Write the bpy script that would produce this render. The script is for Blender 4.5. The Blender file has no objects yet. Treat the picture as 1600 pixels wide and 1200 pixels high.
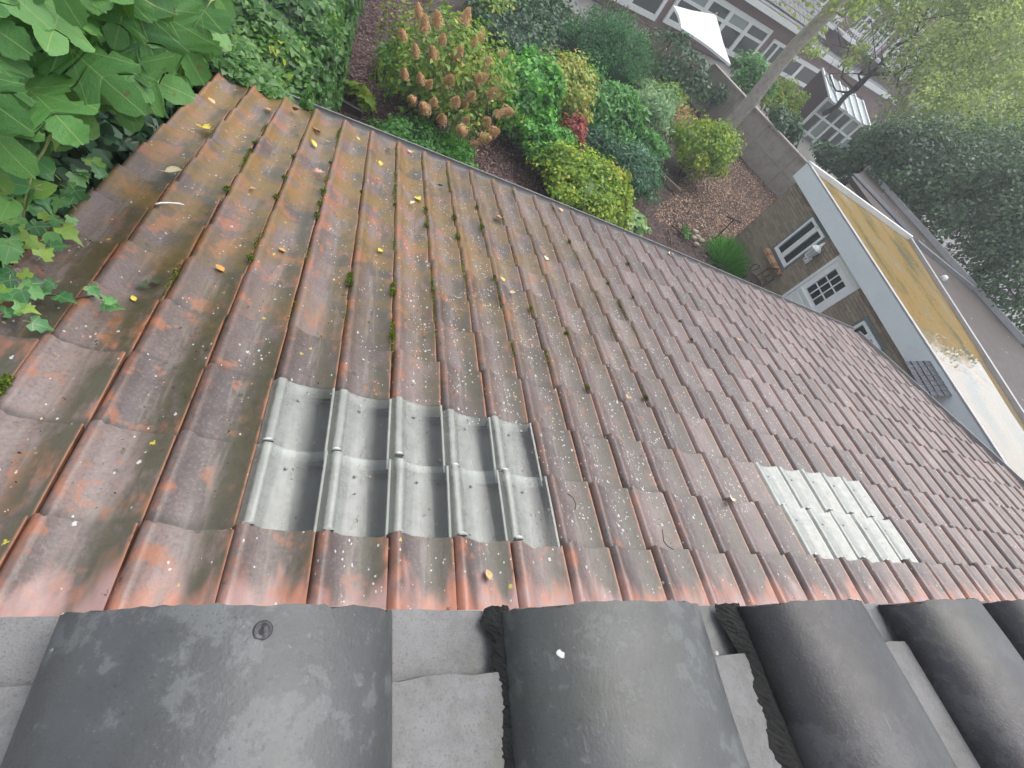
import bpy, math, random
import numpy as np
from mathutils import Matrix, Vector

random.seed(7)
rng = np.random.default_rng(7)
scene = bpy.context.scene
COL = scene.collection
R = math.radians

# ------------------------------------------------------------------ camera
F = 721.083                     # focal length in pixels of the 1600 px wide photograph
RC = np.array([[0.891367, 0.188003, 0.412456],
               [-0.060503, -0.852443, 0.519308],
               [0.449226, -0.487848, -0.748465]])      # columns: right, down, forward
C = np.array([-0.129783, -0.384097, 1.534398])
cd = bpy.data.cameras.new('camera')
cam = bpy.data.objects.new('camera', cd)
COL.objects.link(cam)
cd.sensor_width = 36.0
cd.lens = F / 1600 * 36
cd.clip_start = 0.02
cd.clip_end = 1500
m4 = Matrix.Identity(4)
for i in range(3):
    m4[i][0] = RC[i, 0]; m4[i][1] = -RC[i, 1]; m4[i][2] = -RC[i, 2]; m4[i][3] = C[i]
cam.matrix_world = m4
scene.camera = cam

# ------------------------------------------------------------------ sky, sun, exposure (overcast)
SUN_EL, SUN_AZ = R(65), R(58)     # azimuth measured from +Y towards +X
w = bpy.data.worlds.new('World'); scene.world = w; w.use_nodes = True
nt = w.node_tree; nt.nodes.clear()
sky = nt.nodes.new('ShaderNodeTexSky'); sky.sky_type = 'NISHITA'; sky.sun_disc = False
sky.sun_elevation = SUN_EL; sky.sun_rotation = SUN_AZ
sky.air_density = 1.0; sky.dust_density = 2.2; sky.ozone_density = 1.0
hs = nt.nodes.new('ShaderNodeHueSaturation'); hs.inputs['Saturation'].default_value = 0.38
bg = nt.nodes.new('ShaderNodeBackground'); bg.inputs['Strength'].default_value = 0.15
wo = nt.nodes.new('ShaderNodeOutputWorld')
nt.links.new(sky.outputs[0], hs.inputs['Color']); nt.links.new(hs.outputs[0], bg.inputs[0]); nt.links.new(bg.outputs[0], wo.inputs[0])
sl = bpy.data.lights.new('sun', 'SUN'); sl.energy = 1.15; sl.angle = R(60); sl.color = (1.0, 0.97, 0.92)
so = bpy.data.objects.new('sun', sl); COL.objects.link(so)
sd = Vector((math.cos(SUN_EL) * math.sin(SUN_AZ), math.cos(SUN_EL) * math.cos(SUN_AZ), math.sin(SUN_EL)))
so.rotation_euler = sd.to_track_quat('Z', 'Y').to_euler(); so.location = (0, 0, 30)
vs = scene.view_settings
vs.view_transform = 'Standard'; vs.look = 'None'; vs.gamma = 1.0; vs.exposure = 1.15; vs.use_curve_mapping = False
scene.cycles.max_bounces = 5; scene.cycles.diffuse_bounces = 3; scene.cycles.glossy_bounces = 3; scene.cycles.transmission_bounces = 3
scene.cycles.transparent_max_bounces = 8
scene.cycles.use_adaptive_sampling = True; scene.cycles.adaptive_threshold = 0.04
scene.cycles.caustics_reflective = False; scene.cycles.caustics_refractive = False

# ------------------------------------------------------------------ measuring helpers (photo pixel -> world point)
def ray(x, y): return RC @ np.array([(x - 800) / F, (y - 600) / F, 1.0])
def at_z(x, y, z):
    d = ray(x, y); return C + d * ((z - C[2]) / d[2])
def at_x(x, y, X):
    d = ray(x, y); return C + d * ((X - C[0]) / d[0])
def at_y(x, y, Y):
    d = ray(x, y); return C + d * ((Y - C[1]) / d[1])
def on_plane(x, y, P0, n):
    d = ray(x, y); return C + d * (((np.asarray(P0) - C) @ n) / (d @ n))
def along(x, y, t):
    d = ray(x, y); return C + d / np.linalg.norm(d) * t
def proj(P):
    q = (np.asarray(P, float) - C) @ RC
    return np.stack([q[..., 0] / q[..., 2] * F + 800, q[..., 1] / q[..., 2] * F + 600], -1)
W, L, TH = 0.22, 0.29846, R(14)        # tile cover width, exposed length, roof pitch
VD = np.array([0, math.cos(TH), -math.sin(TH)]); ND = np.array([0, math.sin(TH), math.cos(TH)])
def warp(c, k): return 0.028 * max(0, k / 12) ** 2 * math.cos((c - 10) / 14 * 1.57)
def roof(c, k, n=0.0): return np.array([c * W, 0, 0]) + VD * (k * L) + ND * (n + warp(c, k))
def lat(x, y):
    d = ray(x, y); s = -(C @ ND) / (d @ ND); q = C + s * d
    return q[0] / W, (q @ VD) / L
G = -3.2                               # garden level
HAZE = 0.0040

# ------------------------------------------------------------------ node helper
class NG:
    def __init__(s, name):
        s.m = bpy.data.materials.new(name); s.m.use_nodes = True
        s.t = s.m.node_tree; s.t.nodes.clear()
        s.out = s.t.nodes.new('ShaderNodeOutputMaterial')
    def n(s, typ, ins=None, **props):
        nd = s.t.nodes.new('ShaderNode' + typ)
        for k, v in props.items(): setattr(nd, k, v)
        for k, v in (ins or {}).items():
            sk = nd.inputs[k]
            if isinstance(v, bpy.types.NodeSocket): s.t.links.new(v, sk)
            else:
                if sk.type == 'RGBA' and len(v) == 3: v = (*v, 1)
                sk.default_value = v
        return nd
    def math(s, op, a, b=0.0, c=0.0, clamp=False):
        return s.n('Math', {0: a, 1: b, 2: c}, operation=op, use_clamp=clamp).outputs[0]
    def mix(s, f, a, b, blend='MIX'):
        return s.n('Mix', {0: f, 6: a, 7: b}, data_type='RGBA', blend_type=blend).outputs[2]
    def step(s, v, lo, hi):
        return s.n('MapRange', {0: v, 1: lo, 2: hi, 3: 0.0, 4: 1.0}, interpolation_type='SMOOTHSTEP').outputs[0]
    def ramp(s, f, stops):
        nd = s.n('ValToRGB', {0: f}); e = nd.color_ramp.elements
        while len(e) < len(stops): e.new(0.5)
        for i, (p, c) in enumerate(stops): e[i].position = p; e[i].color = (*c, 1)
        return nd.outputs[0]
    def noise(s, vec, scale, detail=3, rough=0.55, out=0, dist=0.0):
        return s.n('TexNoise', {'Vector': vec, 'Scale': scale, 'Detail': detail, 'Roughness': rough, 'Distortion': dist}).outputs[out]
    def vor(s, vec, scale, feature='F1'):
        nd = s.n('TexVoronoi', {'Vector': vec, 'Scale': scale}, feature=feature); return nd
    def pos(s): return s.n('NewGeometry').outputs['Position']
    def obj(s): return s.n('TexCoord').outputs['Object']
    def attr(s, name): return s.n('Attribute', attribute_name=name).outputs['Fac']
    def vmul(s, v, xyz): return s.n('VectorMath', {0: v, 1: xyz}, operation='MULTIPLY').outputs[0]
    def bump(s, h, strength=0.3, dist=0.01):
        return s.n('Bump', {'Height': h, 'Strength': strength, 'Distance': dist}).outputs[0]
    def bsdf(s, col, rough=0.6, normal=None, **kw):
        ins = {'Base Color': col, 'Roughness': rough}
        if normal is not None: ins['Normal'] = normal
        for k, v in kw.items(): ins[k.replace('_', ' ')] = v
        b = s.n('BsdfPrincipled', ins); s.t.links.new(b.outputs[0], s.out.inputs[0]); s.b = b
        return s.m
    def surf(s, sock): s.t.links.new(sock, s.out.inputs[0]); return s.m

def flat(name, col, rough=0.6, var=0.25, scale=6.0, bump=0.15, **kw):
    """plain painted/mineral surface with dirt mottling and fine relief"""
    g = NG(name); p = g.pos()
    n1 = g.noise(p, scale, 5, 0.65); n2 = g.noise(p, scale * 9, 3)
    dark = tuple(c * (1 - var) for c in col); lite = tuple(min(1, c * (1 + var * 0.5)) for c in col)
    c = g.ramp(g.math('MULTIPLY_ADD', n2, 0.35, g.math('MULTIPLY', n1, 0.65)), [(0.3, dark), (0.5, col), (0.72, lite)])
    return g.bsdf(c, rough, g.bump(n2, bump, 0.004), **kw)

def leafmat(name, stops, rough=0.45, trans=0.40, spec=0.5):
    g = NG(name)
    t = g.attr('tint')
    c = g.ramp(t, stops)
    g.bsdf(c, rough, Specular_IOR_Level=spec)
    tr = g.n('BsdfTranslucent', {'Color': g.mix(0.5, c, (0.35, 0.5, 0.05), 'SOFT_LIGHT')})
    ms = g.n('MixShader', {0: trans, 1: g.b.outputs[0], 2: tr.outputs[0]})
    return g.surf(ms.outputs[0])

# ------------------------------------------------------------------ object helpers
def prop(o, label=None, cat=None, group=None, kind=None):
    if label: o['label'] = label
    if cat: o['category'] = cat
    if group: o['group'] = group
    if kind: o['kind'] = kind
    return o
def empty(name, loc, label, cat, group=None):
    o = bpy.data.objects.new(name, None); COL.objects.link(o); o.location = loc
    o.empty_display_size = 0.1
    return prop(o, label, cat, group)
def link(name, me, parent=None, mat=None):
    o = bpy.data.objects.new(name, me); COL.objects.link(o)
    if mat is not None and not me.materials: me.materials.append(mat)
    if parent is not None:
        o.parent = parent; o.matrix_parent_inverse = Matrix.Translation(-Vector(parent.location))
    return o

class MB:
    """collects geometry in world space for ONE mesh"""
    def __init__(s): s.v = []; s.f = []; s.uv = {}; s.tint = {}; s.mi = {}
    def add(s, vs, fs, tint=None, mi=0):
        b = len(s.v); s.v.extend([tuple(map(float, q)) for q in vs])
        for f in fs:
            if tint is not None: s.tint[len(s.f)] = tint
            if mi: s.mi[len(s.f)] = mi
            s.f.append(tuple(b + i for i in f))
        return s
    def box(s, lo, hi, M=None, **kw):
        x0, y0, z0 = lo; x1, y1, z1 = hi
        vs = [(x0, y0, z0), (x1, y0, z0), (x1, y1, z0), (x0, y1, z0), (x0, y0, z1), (x1, y0, z1), (x1, y1, z1), (x0, y1, z1)]
        if M is not None: vs = [M(q) for q in vs]
        return s.add(vs, [(0, 3, 2, 1), (4, 5, 6, 7), (0, 1, 5, 4), (1, 2, 6, 5), (2, 3, 7, 6), (3, 0, 4, 7)], **kw)
    def bar(s, a, b, w, h, up=(0, 0, 1), **kw):
        a, b = np.asarray(a, float), np.asarray(b, float); d = b - a; ln = np.linalg.norm(d); d /= ln
        x = np.cross(d, np.asarray(up, float)); x /= max(1e-9, np.linalg.norm(x)); u = np.cross(x, d)
        return s.box((-w / 2, 0, -h / 2), (w / 2, ln, h / 2), lambda q: a + x * q[0] + d * q[1] + u * q[2], **kw)
    def tube(s, path, r, n=6, cap=True, **kw):
        P = np.asarray(path, float); rr = np.broadcast_to(np.asarray(r, float), (len(P),))
        T = np.gradient(P, axis=0); T /= np.linalg.norm(T, axis=1)[:, None] + 1e-12
        ref = np.array([0, 0, 1.0]) if abs(T[0][2]) < 0.9 else np.array([1.0, 0, 0])
        vs = []
        for p, t, q in zip(P, T, rr):
            x = np.cross(ref, t); x /= np.linalg.norm(x) + 1e-12; y = np.cross(t, x)
            for i in range(n):
                a = 2 * math.pi * i / n; vs.append(p + q * (math.cos(a) * x + math.sin(a) * y))
        fs = [(k * n + i, k * n + (i + 1) % n, (k + 1) * n + (i + 1) % n, (k + 1) * n + i) for k in range(len(P) - 1) for i in range(n)]
        if cap: fs += [tuple(range(n))[::-1], tuple((len(P) - 1) * n + i for i in range(n))]
        return s.add(vs, fs, **kw)
    def lathe(s, prof, n=12, M=None, **kw):
        vs = []
        for r_, z in prof:
            for i in range(n):
                a = 2 * math.pi * i / n; q = np.array([r_ * math.cos(a), r_ * math.sin(a), z]); vs.append(M(q) if M else q)
        fs = [(k * n + i, k * n + (i + 1) % n, (k + 1) * n + (i + 1) % n, (k + 1) * n + i) for k in range(len(prof) - 1) for i in range(n)]
        fs += [tuple(range(n))[::-1], tuple((len(prof) - 1) * n + i for i in range(n))]
        return s.add(vs, fs, **kw)
    def poly(s, pts, **kw): return s.add(pts, [tuple(range(len(pts)))], **kw)
    def slab(s, pts, dz, **kw):
        """polygon pts (counter-clockwise seen from above) thickened downwards by dz"""
        n = len(pts); P = [np.asarray(p, float) for p in pts]
        vs = P + [p - np.array([0, 0, dz]) for p in P]
        return s.add(vs, [tuple(range(n)), tuple(range(2 * n - 1, n - 1, -1))] + [((i + 1) % n, i, n + i, n + (i + 1) % n) for i in range(n)], **kw)
    def build(s, name, mat, parent=None, smooth=False, kind=None):
        me = bpy.data.meshes.new(name); me.from_pydata(s.v, [], s.f)
        mats = mat if isinstance(mat, (list, tuple)) else [mat]
        for m in mats: me.materials.append(m)
        for i, k in s.mi.items(): me.polygons[i].material_index = k
        if s.tint:
            at = me.attributes.new('tint', 'FLOAT', 'FACE')
            for i, t in s.tint.items(): at.data[i].value = t
        if smooth: me.polygons.foreach_set('use_smooth', [True] * len(me.polygons))
        me.update()
        o = link(name, me, parent)
        if kind: o['kind'] = kind
        return o

def unit(v): return v / (np.linalg.norm(v, axis=-1, keepdims=True) + 1e-12)
def rdir(n): return unit(rng.normal(size=(n, 3)))

# ---- leaf templates: (verts, faces, uv)
def tmpl_simple(wd=0.36, fold=0.1, at=0.42):
    return np.array([(0, 0, 0), (wd, at, fold), (0, 1, -0.06), (-wd, at, fold)], float), [(0, 1, 2), (0, 2, 3)]
def tmpl_outline(side, ribs, fold=0.12, droop=0.18):
    n = len(side); v = []; f = []
    for (x, y), m in zip(side, ribs): v.append((0, m, -droop * m * m))
    for (x, y) in side: v.append((x, y, fold * abs(x) - droop * y * y))
    for (x, y) in side: v.append((-x, y, fold * abs(x) - droop * y * y))
    for i in range(n - 1):
        f.append((i, n + i, n + i + 1, i + 1)); f.append((i + 1, 2 * n + i + 1, 2 * n + i, i))
    return np.array(v, float), f
FIG_SIDE = [(0.02, -0.03), (0.20, -0.10), (0.38, -0.04), (0.49, 0.09), (0.47, 0.20), (0.37, 0.26), (0.25, 0.32), (0.29, 0.42), (0.40, 0.52), (0.46, 0.64), (0.38, 0.73), (0.26, 0.68), (0.17, 0.62), (0.19, 0.74), (0.19, 0.88), (0.11, 0.99), (0.0, 1.03)]
FIG_RIB = [0.0, 0.03, 0.08, 0.14, 0.2, 0.26, 0.3, 0.36, 0.43, 0.49, 0.53, 0.55, 0.6, 0.72, 0.84, 0.95, 1.02]
IVY_SIDE = [(0.03, -0.02), (0.24, -0.14), (0.48, 0.10), (0.27, 0.24), (0.36, 0.46), (0.15, 0.58), (0.0, 1.0)]
IVY_RIB = [0.0, 0.08, 0.2, 0.3, 0.44, 0.6, 1.0]
IVYLOW_SIDE = [(0.02, -0.03), (0.34, -0.10), (0.46, 0.18), (0.27, 0.56), (0.0, 0.96)]
IVYLOW_RIB = [0.0, 0.1, 0.28, 0.6, 0.96]
OVAL_SIDE = [(0.01, 0.0), (0.2, 0.12), (0.3, 0.35), (0.27, 0.6), (0.14, 0.84), (0.0, 1.0)]
OVAL_RIB = [0.0, 0.15, 0.35, 0.58, 0.8, 1.0]

def smooth_outline(side, ribs, k=3):
    """Catmull-Rom refinement so that lobes are round"""
    A = np.array([(x, y, m) for (x, y), m in zip(side, ribs)]); out = []
    for i in range(len(A) - 1):
        p0, p1, p2, p3 = A[max(i - 1, 0)], A[i], A[i + 1], A[min(i + 2, len(A) - 1)]
        for t in np.arange(k) / k:
            out.append(0.5 * (2 * p1 + (p2 - p0) * t + (2 * p0 - 5 * p1 + 4 * p2 - p3) * t * t + (3 * p1 - p0 - 3 * p2 + p3) * t ** 3))
    out.append(A[-1]); return [(max(0, q[0]), q[1]) for q in out], [q[2] for q in out]
FIG_SIDE, FIG_RIB = smooth_outline(FIG_SIDE, FIG_RIB)
def frames(Nrm, Dir):
    z = unit(Nrm); y = Dir - (Dir * z).sum(1, keepdims=True) * z; y = unit(y); x = np.cross(y, z)
    return np.stack([x, y, z], 1)            # rows are axes
def leaf_cloud(name, P, Nrm, Dir, size, tint, tmpl, mat, parent=None, kind=None):
    V, Fc = tmpl; n = len(P); k = len(V)
    B = frames(Nrm, Dir)
    verts = (P[:, None, :] + size[:, None, None] * np.einsum('vj,njk->nvk', V, B)).reshape(-1, 3)
    lens = np.array([len(f) for f in Fc]); fl = np.concatenate([np.array(f) for f in Fc])
    loops = (fl[None, :] + (np.arange(n) * k)[:, None]).ravel()
    starts = np.concatenate([[0], np.cumsum(np.tile(lens, n))[:-1]])
    me = bpy.data.meshes.new(name)
    me.vertices.add(len(verts)); me.vertices.foreach_set('co', verts.ravel().astype(np.float32))
    me.loops.add(len(loops)); me.loops.foreach_set('vertex_index', loops.astype(np.int32))
    me.polygons.add(len(Fc) * n); me.polygons.foreach_set('loop_start', starts.astype(np.int32))
    at = me.attributes.new('tint', 'FLOAT', 'POINT'); at.data.foreach_set('value', np.repeat(tint, k).astype(np.float32))
    me.update(calc_edges=True); me.validate()
    me.materials.append(mat)
    o = link(name, me, parent)
    if kind: o['kind'] = kind
    return o

def crown_points(cen, rad, nclump, nleaf, zmin=-99, spread=0.34, inner=0.25, squash=1.0):
    """leaf positions and outward normals gathered in clumps over a lumpy ellipsoid"""
    cen, rad = np.asarray(cen, float), np.asarray(rad, float)
    d = rdir(nclump); d[:, 2] = np.where(d[:, 2] < -0.35, -d[:, 2], d[:, 2])
    rr = 0.62 + 0.36 * rng.random((nclump, 1))
    cc = d * rr; ctint = rng.normal(0, 0.13, nclump)
    which = rng.integers(0, nclump, nleaf)
    q = rdir(nleaf) * (rng.random((nleaf, 1)) ** 0.4) * spread * (0.6 + 0.8 * rng.random((nclump, 1)))[which]
    P = cc[which] + q
    nin = int(nleaf * inner)
    P[:nin] = rdir(nin) * (rng.random((nin, 1)) ** 0.33) * 0.75
    Nn = unit(q * 1.2 + unit(P) * 0.5 + np.array([0, 0, 0.35]))
    t = 0.5 + ctint[which] + rng.normal(0, 0.15, nleaf)
    X = cen + P * rad
    ok = X[:, 2] > zmin
    return X[ok], Nn[ok], np.clip(t[ok], 0, 1)

def bush(name, label, cat, cen, rad, mat, nclump, nleaf, size, tmpl, group=None, spread=0.34, updir=0.0, stems=6, stem_mat=None, base=None, inner=0.25, jit=0.6, core=0.0):
    cen = np.asarray(cen, float); z0 = G if base is None else base
    root = empty(name, (cen[0], cen[1], z0), label, cat, group)
    P, Nn, t = crown_points(cen, rad, nclump, nleaf, z0 + 0.02, spread, inner)
    n = len(P)
    Nn = unit(Nn + rdir(n) * jit)
    D = rdir(n) + np.array([0, 0, updir]) + unit(P - cen) * 0.5
    leaf_cloud('foliage', P, Nn, D, size * (0.6 + 0.8 * rng.random(n)), t, tmpl, mat, root)
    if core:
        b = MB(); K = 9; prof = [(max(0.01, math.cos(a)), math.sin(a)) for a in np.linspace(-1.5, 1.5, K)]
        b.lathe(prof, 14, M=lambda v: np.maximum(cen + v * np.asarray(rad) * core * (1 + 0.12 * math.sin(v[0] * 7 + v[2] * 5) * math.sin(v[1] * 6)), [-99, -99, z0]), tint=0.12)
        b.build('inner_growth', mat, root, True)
    if stems:
        b = MB()
        for i in range(stems):
            a = 2 * math.pi * i / stems + random.random(); e = cen + np.array([math.cos(a) * rad[0] * 0.6, math.sin(a) * rad[1] * 0.6, rad[2] * random.uniform(0.0, 0.6)])
            s0 = np.array([cen[0] + math.cos(a) * 0.05, cen[1] + math.sin(a) * 0.05, z0 - 0.03])
            mid = (s0 + e) / 2 + np.array([0, 0, 0.1 * rad[2]])
            b.tube([s0, mid, e], [0.02, 0.013, 0.004], 5)
        b.build('stem', stem_mat or MAT['twig'], root, True)
    return root

MAT = {}
# ================================================================== MATERIALS
def mk_tile():
    g = NG('weathered_clay'); p = g.pos()
    uv = g.n('Attribute', attribute_name='tuv').outputs['Vector']
    sx = g.n('SeparateXYZ', {0: uv}); u, v = sx.outputs[0], sx.outputs[1]
    px = g.n('SeparateXYZ', {0: p}).outputs[0]
    kk = g.math('DIVIDE', g.n('VectorMath', {0: p, 1: tuple(VD)}, operation='DOT_PRODUCT').outputs['Value'], L)
    rnd = g.math('FRACT', g.math('ADD', g.n('ObjectInfo').outputs['Random'], g.attr('rnd')))
    pr = g.n('VectorMath', {0: p, 1: g.n('CombineXYZ', {0: g.math('MULTIPLY', rnd, 7.0), 1: g.math('MULTIPLY', rnd, 13.0), 2: 0.0}).outputs[0]}, operation='ADD').outputs[0]
    right = g.step(px, -0.9, 3.6)                     # less mossy to the right, and paler: sky sheen painted in with the fading
    nb = g.noise(pr, 9, 3, 0.6); nf = g.noise(p, 95, 2, 0.7); nm = g.noise(pr, 28, 3, 0.65); zn = g.noise(p, 3.6, 3, 0.62); wob = g.math('MULTIPLY', g.math('SUBTRACT', g.noise(p, 190, 2), 0.5), 0.62)
    base = g.ramp(g.math('ADD', g.math('MULTIPLY', nb, 0.7), g.math('MULTIPLY', rnd, 0.3)),
                  [(0.25, (0.076, 0.056, 0.050)), (0.46, (0.114, 0.085, 0.078)), (0.62, (0.148, 0.110, 0.102)), (0.8, (0.142, 0.120, 0.119))])
    faded = g.ramp(g.math('ADD', g.math('MULTIPLY', nb, 0.6), g.math('MULTIPLY', rnd, 0.4)),
                   [(0.25, (0.104, 0.077, 0.075)), (0.5, (0.142, 0.106, 0.104)), (0.78, (0.176, 0.137, 0.137))])  # paler mauve ramp carries the wet roof's sheen as well as fading
    col = g.mix(right, base, faded)
    col = g.mix(1.0, col, g.n('CombineXYZ', {0: g.math('MULTIPLY_ADD', rnd, 0.42, 0.76), 1: g.math('MULTIPLY_ADD', rnd, 0.36, 0.78), 2: g.math('MULTIPLY_ADD', rnd, 0.30, 0.80)}).outputs[0], 'MULTIPLY')
    # fine speckle of weathering
    col = g.mix(g.math('MULTIPLY', g.step(nf, 0.5, 0.72), 0.5), col, (0.06, 0.048, 0.04))
    col = g.mix(g.math('MULTIPLY', g.step(nf, 0.48, 0.28), 0.3), col, (0.26, 0.20, 0.18))
    # bare orange clay where the engobe has gone
    no = g.noise(pr, 7.5, 3, 0.62)
    lo = g.math('SUBTRACT', 0.68, g.math('MULTIPLY', g.math('SUBTRACT', 1.0, right), g.math('MULTIPLY_ADD', g.step(kk, 2.0, 8.0), 0.07, 0.14)))
    mo = g.step(g.math('ADD', no, g.math('MULTIPLY', g.math('SUBTRACT', nm, 0.5), 0.25)), lo, g.math('ADD', lo, 0.10))
    col = g.mix(g.math('MULTIPLY', mo, 0.72), col, g.mix(nm, (0.22, 0.078, 0.038), (0.38, 0.145, 0.07)))
    # worn rim: side lip shows raw clay
    rim = g.math('MULTIPLY', g.step(u, 0.95, 0.985), g.step(nm, 0.30, 0.5))
    orange_edge = g.math('MULTIPLY', g.math('MAXIMUM', g.step(u, 0.86, 0.98), g.math('MULTIPLY', g.step(u, 0.22, 0.10), 0.8)), g.step(g.math('ADD', no, g.math('MULTIPLY', v, 0.14)), 0.50, 0.68))
    col = g.mix(g.math('MULTIPLY', g.math('MULTIPLY', orange_edge, 0.5), g.math('SUBTRACT', 1.0, g.math('MULTIPLY', g.step(px, -0.2, 2.0), 0.85))), col, (0.34, 0.12, 0.055))
    col = g.mix(g.math('MULTIPLY', rim, 0.8), col, (0.42, 0.19, 0.11))
    rol = g.math('MULTIPLY', g.math('MULTIPLY', g.step(u, 0.03, 0.10), g.step(u, 0.26, 0.14)), g.step(nm, 0.45, 0.7))
    col = g.mix(g.math('MULTIPLY', rol, g.math('SUBTRACT', 0.45, g.math('MULTIPLY', right, 0.25))), col, (0.21, 0.095, 0.06))
    # gap shadow and dirt painted in beside the roll and under the lower edge
    jn = g.math('MAXIMUM', g.step(u, 0.07, 0.02), g.math('MULTIPLY', g.step(v, 0.21, 0.11), 0.9))
    col = g.mix(g.math('MULTIPLY', jn, g.math('SUBTRACT', 0.85, g.math('MULTIPLY', right, 0.32))), col, (0.035, 0.03, 0.024))
    # algae film in the wet flank of the pan, strongest on the left under the fig
    pan = g.math('MULTIPLY', g.step(u, 0.46, 0.78), g.step(u, 1.0, 0.965))
    na = g.noise(g.vmul(p, (1, 0.35, 0.35)), 22, 3, 0.6)
    al = g.math('MULTIPLY', pan, g.step(na, 0.26, 0.56))
    al = g.math('MULTIPLY', al, g.math('SUBTRACT', 1.0, g.math('MULTIPLY', right, 0.8)))
    col = g.mix(g.math('MULTIPLY', al, 0.93), col, g.mix(nm, (0.038, 0.036, 0.018), (0.078, 0.072, 0.04)))
    # pale grey silt streak along the bottom of the pan
    silt = g.math('MULTIPLY', g.math('MULTIPLY', g.step(u, 0.34, 0.52), g.step(u, 0.74, 0.58)), g.step(g.noise(g.vmul(p, (1, 0.12, 0.12)), 60, 1), 0.42, 0.7))
    col = g.mix(g.math('MULTIPLY', silt, 0.45), col, (0.215, 0.19, 0.16))
    # green-ochre bloom lower down on the left
    gb = g.math('MULTIPLY', g.math('MULTIPLY', g.step(kk, 1.5, 7.5), g.step(px, 2.8, -0.2)), g.step(zn, 0.40, 0.60))
    col = g.mix(g.math('MULTIPLY', gb, 0.8), col, g.mix(nm, (0.10, 0.082, 0.014), (0.26, 0.135, 0.028)))
    # top course washed clean by the drip from above
    kw = g.math('ADD', kk, g.math('MULTIPLY', g.math('SUBTRACT', g.noise(g.vmul(p, (1, 0.3, 0.3)), 17, 2), 0.5), 1.1))
    cl = g.step(kw, -0.36, -0.78)
    col = g.mix(g.math('MULTIPLY', cl, 0.8), col, g.mix(g.step(no, 0.4, 0.6), (0.46, 0.18, 0.105), (0.37, 0.235, 0.22)))
    # white lichen: round spots in patches, most in the middle of the roof
    band = g.math('MULTIPLY', g.step(px, -0.4, 0.7), g.step(px, 5.5, 2.2))
    inpan = g.math('MULTIPLY', g.step(u, 0.22, 0.45), g.step(u, 0.95, 0.72))
    zone = g.math('MULTIPLY', g.math('MULTIPLY_ADD', g.step(g.noise(p, 6.5, 3, 0.65), 0.50, 0.60), 0.8, g.math('MULTIPLY', band, 0.28)), g.math('MULTIPLY_ADD', inpan, 0.6, 0.4))
    for sc, thr, rad, am in ((58, 1.015, 0.34, 0.9), (125, 0.995, 0.42, 0.85)):
        vn = g.vor(g.vmul(p, (1, 0.7, 0.7)), sc); cr = g.n('SeparateXYZ', {0: vn.outputs['Color']})
        sp = g.math('MULTIPLY', g.step(g.math('ADD', vn.outputs['Distance'], wob), rad, rad * 0.72), g.math('GREATER_THAN', g.math('ADD', cr.outputs[0], g.math('MULTIPLY', zone, g.math('MULTIPLY', g.math('MULTIPLY_ADD', g.step(px, -0.6, 0.6), 0.11, 0.07), g.math('MULTIPLY_ADD', g.step(kk, -0.4, 1.2), 0.6, 0.4)))), thr))
        col = g.mix(g.math('MULTIPLY', sp, am), col, (0.47, 0.46, 0.43))
    vy = g.vor(g.n('VectorMath', {0: p, 1: (3.3, 1.7, 5.1)}, operation='ADD').outputs[0], 22); cy = g.n('SeparateXYZ', {0: vy.outputs['Color']})
    dd_ = g.math('ADD', vy.outputs['Distance'], g.math('MULTIPLY', wob, 0.8))
    sy = g.math('MULTIPLY', g.math('MULTIPLY', g.step(dd_, 0.17, 0.11), g.math('GREATER_THAN', cy.outputs[1], 0.94)), g.step(px, 2.2, 0.2))
    col = g.mix(sy, col, (0.42, 0.36, 0.03))
    sdk = g.math('MULTIPLY', g.step(dd_, 0.22, 0.15), g.math('GREATER_THAN', cy.outputs[2], 0.945))
    col = g.mix(g.math('MULTIPLY', sdk, 0.8), col, (0.03, 0.032, 0.02))
    rough = g.math('MULTIPLY_ADD', nm, 0.36, 0.19)
    return g.bsdf(col, rough, g.bump(g.math('ADD', g.math('MULTIPLY', nf, 0.6), nm), 0.35, 0.004), Specular_IOR_Level=0.5)
MAT['tile'] = mk_tile()

def mk_clear(name, stops, tintc, tint2, FK=0.50):
    """plastic skylight tile: clear sheet with a thin dirt film that is thickest on the rib and in the pan"""
    g = NG(name); p = g.pos()
    uv = g.n('Attribute', attribute_name='tuv').outputs['Vector']
    u = g.n('SeparateXYZ', {0: uv}).outputs[0]
    n1 = g.noise(p, 26, 5, 0.65); n2 = g.noise(g.vmul(p, (1, 0.10, 0.10)), 90, 3)
    film = g.n('SeparateXYZ', {0: g.ramp(u, [(q, (v, v, v)) for q, v in stops])}).outputs[0]  # film strength also carries the rib's highlight and the pan's pale reflection
    d = g.math('MULTIPLY', film, g.math('ADD', FK, g.math('MULTIPLY_ADD', n1, 0.34, g.math('MULTIPLY', n2, 0.16))), clamp=True)
    g.bsdf(g.mix(n1, tintc, tint2), 0.2, Specular_IOR_Level=0.6)
    tr = g.n('BsdfTransparent', {'Color': (0.80, 0.86, 0.84)})
    go = g.n('BsdfGlossy', {'Color': (1, 1, 1), 'Roughness': 0.10})
    fr = g.n('Fresnel', {'IOR': 1.5})
    a = g.n('MixShader', {0: fr.outputs[0], 1: tr.outputs[0], 2: go.outputs[0]})
    return g.surf(g.n('MixShader', {0: d, 1: a.outputs[0], 2: g.b.outputs[0]}).outputs[0])
MAT['clear'] = mk_clear('clear_plastic', [(0.0, 0.40), (0.08, 0.5), (0.13, 0.74), (0.20, 0.70), (0.25, 0.56), (0.36, 0.62), (0.48, 0.66), (0.58, 0.52), (0.78, 0.07), (0.955, 0.04), (0.975, 0.9)], (0.36, 0.37, 0.33), (0.50, 0.515, 0.47))
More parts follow.
